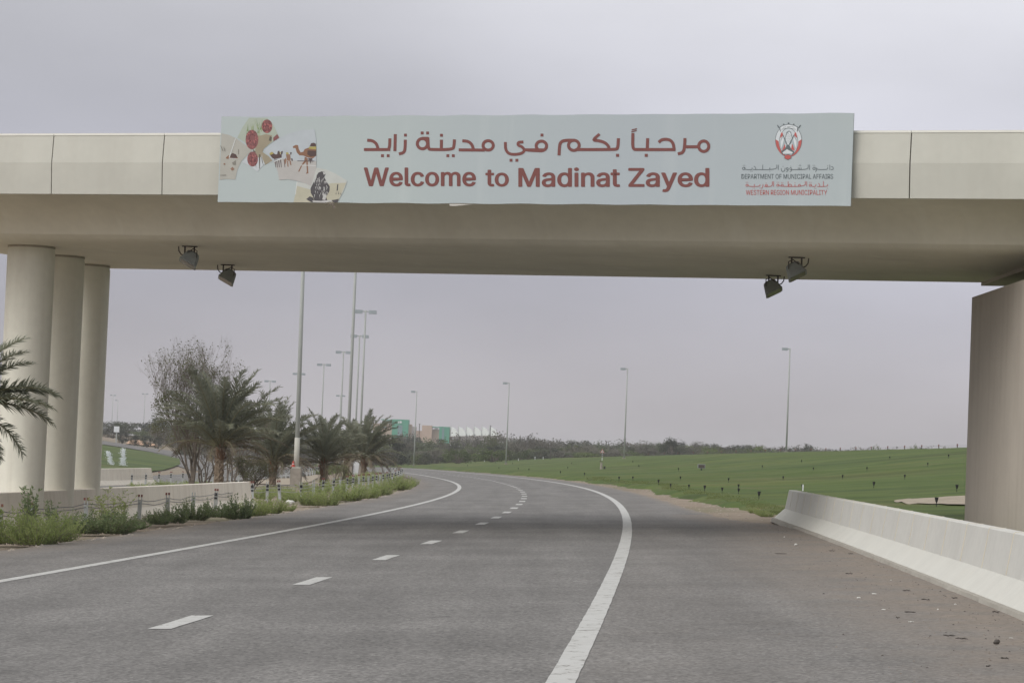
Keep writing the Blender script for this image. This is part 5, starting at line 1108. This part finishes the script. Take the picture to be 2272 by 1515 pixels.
# ------------------------------------------------------------------ scrub and trees beyond
def crown_mesh(seed, n_cl, per, sz, w_=1.0, h_=1.0, gap=.0):
    rnd = random.Random(seed); mb = MB(); tr = MB(); cl = []
    for i in range(n_cl):
        a = rnd.uniform(0, 2 * PI); e = rnd.uniform(-1.1, 1.45); R_ = rnd.uniform(.45, 1.0); cl.append(Vector((math.cos(a) * math.cos(e) * R_ * .5 * w_, math.sin(a) * math.cos(e) * R_ * .5 * w_, .50 * h_ + math.sin(e) * R_ * .44 * h_)))
    for c in cl:
        r_ = rnd.uniform(.10, .20)
        for j in range(per):
            v = Vector((rnd.gauss(0, 1), rnd.gauss(0, 1), rnd.gauss(0, .8))) * r_ * .6; q = c + v; a = Vector((rnd.gauss(0, 1), rnd.gauss(0, 1), rnd.gauss(0, 1))).normalized(); b = a.orthogonal().normalized(); s_ = sz * rnd.uniform(.5, 1.4); mb.quad(q - a * s_, q - b * s_ * .6, q + a * s_, q + b * s_ * .6)
        if rnd.random() < .5: tr.tube([(0, 0, .0), (c.x * .4, c.y * .4, .25), tuple(c)], [.02, .014, .004], 3, cap=False)
    tr.tube([(0, 0, -.1), (.01, 0, .15), (0, .01, .4)], [.035, .028, .02], 5)
    return mb, tr
KIND = {}
for kn, m_, pr_ in (('grey', 't_grey', (38, 34, .036, 1.25, 1)), ('green', 't_green', (38, 36, .036, 1.2, 1)), ('bright', 't_bright', (36, 34, .036, 1.3, 1)), ('dark', 't_dark', (40, 38, .036, 1.15, 1.0))):
    KIND[kn] = []
    for v in range(3):
        a, b = crown_mesh(hash(kn) % 1 + 200 + v * 7 + len(kn), *pr_); KIND[kn].append((a.mesh('crown', M[m_]), b.mesh('trunk', M['bark'])))
ZONES = ((905, 'under the tall green block'), (1000, 'under the lower green block'), (1062, 'under the left half of the white tents'), (1118, 'under the right half of the white tents'), (1160, 'right behind the second lawn lamp'), (1215, 'left of the thin utility pole'), (1275, 'right of the thin utility pole'), (1330, 'just left of the warning sign'), (1385, 'between warning sign and third lamp'), (1450, 'just right of the third lawn lamp'), (1540, 'in the middle of the skyline'), (1640, 'over the dark junction box'), (1735, 'just left of the right-hand lamp'), (1830, 'just right of the right-hand lamp'), (1940, 'above the middle of the white barrier'), (2060, 'above the bare sand patch'), (9999, 'next to the wall pier'))
def zone(px): return next(t for x, t in ZONES if px < x)
LZ_ = ((300, 'beside the round columns'), (400, 'left of the half-bare tree'), (480, 'behind the half-bare tree'), (560, 'behind the tallest palm'), (650, 'behind the second palm'), (740, 'behind the third palm'), (9999, 'behind the fourth palm'))
def lzone(px): return next(t for x, t in LZ_ if px < x)
TREEN = [0]
def far_tree(kn, px, Y, top, wpx, label, group, rnd, cat='tree'):
    d = ray(px, 1000); x = d[0] * Y; z = Hf(x, Y) - .15; zt = at(px, top, Y).z; h = max(1.5, zt - z); w_ = 1.3 * wpx * Y / F_PX / 1.2
    r = thing('scrub_tree', label, cat, (x, Y, z), rnd.uniform(0, 6.28), group); r.scale = (w_, w_, h); c, t = rnd.choice(KIND[kn]); ob('trunk', t, r); ob('crown', c, r); return r
def topline(px):   # skyline of the scrub as surveyed
    return float(np.interp(px, [230, 250, 262, 275, 300, 330, 360, 480, 840, 860, 900, 960, 1000, 1060, 1110, 1140, 1180, 1240, 1300, 1360, 1420, 1490, 1520, 1600, 1680, 1720, 1800, 1900, 2000, 2060, 2150, 2200],
                           [930, 930, 926, 936, 934, 926, 930, 955, 955, 964, 963, 967, 968, 972, 962, 966, 970, 973, 975, 979, 978, 976, 980, 986, 988, 990, 992, 996, 993, 994, 997, 998]))
rnd = random.Random(77); gT = 'scrub trees beyond the lawn'
desc = {'grey': 'grey leafless tree', 'green': 'muted green tree', 'bright': 'yellow-green tree', 'dark': 'dark dense tree'}
px = 838
while px < 2200:                       # back row forms the skyline
    w_ = rnd.uniform(34, 62) * (1 if px < 1500 else .75); kn = rnd.choices(('grey', 'dark', 'green', 'bright'), (5, 3, 2, .3 if px < 1900 else 2))[0]
    far_tree(kn, px, rnd.uniform(760, 860), topline(px) + rnd.uniform(-1.5, 5), w_, desc[kn] + ' on the skyline ' + zone(px), gT, rnd); px += w_ * rnd.uniform(.35, .55)
for rowY, off, st, x1 in ((700, 11, 38, 1500), (640, 22, 40, 1460), (590, 30, 40, 1420), (560, 36, 38, 1300), (660, 9, 36, 2150)):
    px = 838 if x1 < 2000 else 1460
    while px < x1:
        w_ = rnd.uniform(.8, 1.3) * st; kn = rnd.choices(('grey', 'dark', 'green', 'bright'), (6, 1.5, 3, 1.0))[0]
        far_tree(kn, px, rowY + rnd.uniform(-20, 20), topline(px) + off * (1 - .45 * max(0, min(1, (px - 1000) / 600))) + rnd.uniform(-3, 5), w_, desc[kn] + {700: ' in the back scrub ', 640: ' in the middle scrub ', 590: ' in the front scrub ', 560: ' at the front lawn edge ', 660: ' in the far scrub '}[rowY] + zone(px), gT, rnd); px += w_ * rnd.uniform(.5, .8)
far_tree('dark', 868, 540, 968, 66, 'dark rounded tree in front of the tall green block', gT, rnd); far_tree('green', 848, 520, 985, 50, 'green tree half hidden by the right-most palm fronds', gT, rnd)
far_tree('bright', 1018, 545, 992, 50, 'bright green bush in front of the scrub, left of the second lawn lamp', gT, rnd); far_tree('bright', 1095, 545, 994, 60, 'broad bright green bush just left of the second lawn lamp', gT, rnd); far_tree('dark', 945, 540, 1004, 26, 'small dark round bush right of the shortest lawn lamp', gT, rnd)
far_tree('dark', 1203, 545, 996, 42, 'dark bush right of the second lawn lamp', gT, rnd); far_tree('dark', 1487, 620, 973, 40, 'dark round tree standing above the scrub right of the third lamp', gT, rnd)
far_tree('bright', 1678, 640, 985, 42, 'bright bush on the skyline left of the right-hand lamp', gT, rnd); far_tree('dark', 1795, 700, 983, 34, 'round dark tree on the skyline right of the right-hand lamp', gT, rnd)
far_tree('bright', 1946, 640, 988, 22, 'pale green bush on the crest, left one of a pair', gT, rnd); far_tree('bright', 2027, 640, 986, 22, 'pale green round bush on the crest, nearest the wall pier', gT, rnd)
gL = 'trees beyond the far lawn'
px = 150
while px < 850:
    w_ = rnd.uniform(45, 70); kn = rnd.choices(('dark', 'grey', 'green'), (5, 4, 1.5))[0]; far_tree(kn, px, rnd.uniform(720, 780), topline(px) + rnd.uniform(-1, 6), w_, {'dark': 'dark dense tree in the far row ', 'grey': 'grey twiggy tree in the far row ', 'green': 'muted green tree in the far row '}[kn] + lzone(px), gL, rnd); px += w_ * rnd.uniform(.35, .6)
px = 150
while px < 840:
    w_ = rnd.uniform(38, 56); kn = rnd.choices(('dark', 'grey', 'green'), (2, 6, 2))[0]; far_tree(kn, px, rnd.uniform(600, 660), topline(px) + rnd.uniform(18, 30), w_, {'dark': 'dark low tree in the nearer row ', 'grey': 'grey low tree in the nearer row ', 'green': 'green low tree in the nearer row '}[kn] + lzone(px), gL, rnd); px += w_ * rnd.uniform(.55, .9)
px = 400
while px < 860:
    w_ = rnd.uniform(26, 44); kn = rnd.choices(('grey', 'green'), (6, 3))[0]; far_tree(kn, px, rnd.uniform(500, 540), 990 + rnd.uniform(-4, 8), w_, {'grey': 'low grey bush by the opposite road ' + lzone(px), 'green': 'low green bush by the opposite road ' + lzone(px)}[kn], 'bushes by the opposite road', rnd, 'bush'); px += w_ * rnd.uniform(.6, 1.0)
for px, y in ((270, 975), (298, 985), (325, 987), (350, 990)): far_tree('dark', px, 560, y - 22, 20, 'small dark tree on the bank beside the ramp road', 'small trees by the ramp', rnd)

# ------------------------------------------------------------------ grass blades on the lawn, gravel and litter
rg = np.random.default_rng(3); NB = 9000
yy = 70 + (rg.random(NB) ** 1.3) * 130; a_ = np.where(yy < 70, XB(yy) + 1.5, XSR(yy) + 1.2 + 1.2 * vnoise(yy / 5, yy * 0, 2)); xx = a_ + rg.random(NB) ** 1.4 * .9
wv_ = np.clip(yy / 90, .8, 3); hh = .04 * wv_ ** .5 * rg.uniform(.5, 1.5, NB); zz = H(xx, yy) + mound(xx, yy) - .01; ang = rg.uniform(0, PI, NB); ww = .016 * wv_
dx, dyv = np.cos(ang) * ww, np.sin(ang) * ww; lx, ly = rg.normal(0, .03, NB), rg.normal(0, .03, NB)
V = np.empty((NB, 3, 3), 'f'); V[:, 0] = np.stack([xx - dx, yy - dyv, zz], -1); V[:, 1] = np.stack([xx + dx, yy + dyv, zz], -1); V[:, 2] = np.stack([xx + lx, yy + ly, zz + hh], -1)
def tri_soup(name, V, m):
    n = len(V); me = bpy.data.meshes.new(name); me.vertices.add(n * 3); me.vertices.foreach_set('co', V.reshape(-1)); me.loops.add(n * 3); me.loops.foreach_set('vertex_index', np.arange(n * 3, dtype='i'))
    me.polygons.add(n); me.polygons.foreach_set('loop_start', np.arange(0, n * 3, 3, dtype='i')); me.polygons.foreach_set('loop_total', np.full(n, 3, 'i')); me.update(); me.materials.append(m); return ob(name, me)
tag(tri_soup('grass', V, M['grass']), kind='stuff')
def pebbles(name, N, fx, m, smin, smax, seed):
    rnd = random.Random(seed); mb = MB()
    for i in range(N):
        x, y, z = fx(rnd); s_ = rnd.uniform(smin, smax); P = [Vector((x + s_ * rnd.uniform(.5, 1.2) * math.cos(a), y + s_ * rnd.uniform(.5, 1.2) * math.sin(a), z)) for a in (0, 1.6, 3.1, 4.7)]; t = Vector((x, y, z + s_ * rnd.uniform(.3, .9)))
        n = len(mb.v); mb.v += P + [t]; mb.f += [(n, n + 1, n + 4), (n + 1, n + 2, n + 4), (n + 2, n + 3, n + 4), (n + 3, n, n + 4)]
    return tag(mb.build(name, m), kind='stuff')
def f1(r): y = 18 + 50 * r.random() ** 1.6; x = float(XB(y)) - .05 - abs(r.gauss(0, .9)) - .1; return x, y, Hf(x, y) - .002
def f2(r): y = r.uniform(35, 150); x = float(XLE(y)) - abs(r.gauss(0, .5)) + .25; return x, y, Hf(x, y) - (.0 if x > float(XLE(y)) else .06)
pebbles('gravel', 1100, f1, M['stone_dark'], .006, .016, 3); pebbles('gravel', 700, f2, M['stone'], .015, .05, 4); pebbles('dark_gravel', 500, f1, M['stick'], .006, .018, 5)
def f3(r): y = r.uniform(70, 260); x = float(XSR(y)) + r.uniform(0, 1.6); return x, y, Hf(x, y) - .07
pebbles('gravel', 500, f3, M['stone'], .02, .06, 6)
zl = lambda x, y: (1700 + x / 3.3304, 1060 + y / 3.3304)
def chunk(name, x, y, wpx, hpx, m, label, cat, flat=.3, seed=0, fn=zl, group=None):
    px_, py_ = fn(x, y); p = gp(px_, py_); k = p.y / F_PX; rnd = random.Random(seed + x); b = bmesh.new(); bmesh.ops.create_icosphere(b, subdivisions=2, radius=.5)
    for v in b.verts: v.co += v.normal * rnd.uniform(-.12, .10)
    me = bpy.data.meshes.new(name); b.to_mesh(me); b.free(); me.materials.append(m); w_ = wpx * k; o = ob(name, me, None, p + Vector((0, 0, hpx * k * .35)), (0, 0, rnd.uniform(-.3, .3)), (w_, w_ * .6, hpx * k)); return tag(o, label, cat, group)
chunk('stone', 1704, 1232, 14, 13, M['stick'], 'dark block of stone on the dirt below the barrier', 'stone')
chunk('litter_cup', 219, 499, 7, 5, M['litter'], 'white crumpled scrap on the shoulder near the barrier end', 'litter'); 
for i, (x, y, w_, h_, lb) in enumerate(((134, 439, 3, 2, 'smallest white scrap farthest up the shoulder'), (1398, 942, 6, 3, 'white scrap between the barrier foot and the dark stone'), (1268, 978, 4, 3, 'round white pebble left of a white scrap on the dirt'), (1070, 1067, 12, 2.6, 'flat pale scrap of paper in the middle of the dirt'), (684, 890, 9, 4, 'pale crumpled scrap at the edge of the asphalt'), (868, 976, 9, 2, 'straw-coloured scrap beside dark bits on the dirt'), (797, 861, 12, 2, 'faint bluish flattened scrap on the asphalt edge'), (922, 760, 4, 2, 'small pale fleck on the dirt slope'), (766, 581, 4, 2, 'white fleck near the barrier foot'), (1810, 1187, 10, 2, 'straw-coloured flake right of the dark stone'))):
    chunk('litter_scrap', x, y, w_, h_, M['litter'], lb, 'litter', seed=i, group='scraps on the right shoulder')
def twig(x, y, wpx, label, fn=zl, seed=0):
    px_, py_ = fn(x, y); p = gp(px_, py_, .012); k = p.y / F_PX; rnd = random.Random(seed); w_ = wpx * k; pts = [(w_ * (i / 5 - .5), rnd.uniform(-.04, .04), .008 + .01 * rnd.random()) for i in range(6)]
    o = MB().tube(pts, [.003, .007, .006, .006, .007, .003], 5).build('rubber_strip', M['stick']); o.location = p; tag(o, label, 'debris', 'dark strips on the right shoulder')
for i, (x, y, w_) in enumerate(((108, 570, 27), (485, 549, 13), (625, 572, 11), (612, 721, 17), (1035, 844, 17), (1180, 920, 20), (1392, 904, 12), (1060, 1006, 24), (1350, 1190, 28), (1440, 1214, 26), (1695, 1011, 16), (1760, 1355, 16), (1640, 1425, 10), (970, 1047, 8))):
    twig(x, y, w_, ('curled dark rubber strip ' + ('on the shoulder near the barrier end' if y < 700 else 'in the middle of the dirt shoulder' if y < 950 else 'just left of the dark stone block' if y < 1300 else 'nearest the bottom right corner') + (', farther from the barrier' if x < 1100 else ', closer to the barrier')) if i else 'long dark strip lying alone on the asphalt near the barrier end', seed=i)
zq = lambda x, y: (300 + x / 3.787, 980 + y / 3.787)
for i, (x, y, w_, h_, lb) in enumerate(((1300, 525, 22, 12, 'crumpled white plastic bag beside the leaning post'), (42, 712, 14, 7, 'white plastic sheet lying under the shrubs by the first steel post'), (85, 665, 14, 10, 'grey stone at the base of the first steel post'), (283, 682, 8, 5, 'small grey stone on the left sand verge'), (765, 612, 11, 5, 'pale stone under the dark shrubs'), (355, 688, 7, 4, 'second small grey stone on the left sand verge'))):
    chunk('plastic_bag' if 'plastic' in lb else 'stone', x, y, w_, h_, M['litter'] if 'plastic' in lb or 'white' in lb else M['stone'], lb, 'litter' if 'plastic' in lb else 'stone', seed=50 + i, fn=zq)
zs = lambda x, y: (x / 6.682, 1060 + y / 6.682)
for i, (x, y, w_, h_, lb) in enumerate(((710, 905, 11, 6, 'white crumpled litter under the second bright shrub'), (850, 905, 7, 4, 'smaller white litter right of the crumpled piece'), (1520, 785, 6, 3, 'pale litter fleck below the dark shrubs'), (620, 965, 18, 9, 'sand-coloured clod at the foot of the largest shrub'))):
    chunk('litter_scrap' if i < 3 else 'stone', x, y, w_, h_, M['litter'] if i < 3 else M['stone'], lb, 'litter' if i < 3 else 'stone', seed=80 + i, fn=zs)
# ------------------------------------------------------------------ haze
hz = bpy.data.materials.new('haze'); hz.use_nodes = True; hn = hz.node_tree.nodes; hn.clear()
ho = hn.new('ShaderNodeOutputMaterial'); hv = hn.new('ShaderNodeVolumePrincipled'); hv.inputs['Density'].default_value = HAZE; hv.inputs['Color'].default_value = (.93, .93, .95, 1); hv.inputs['Anisotropy'].default_value = .2
hz.node_tree.links.new(hv.outputs[0], ho.inputs['Volume'])
tag(MB().box((0, 2300, 12.0), (6200, 5500, 42)).build('haze', hz), kind='stuff')
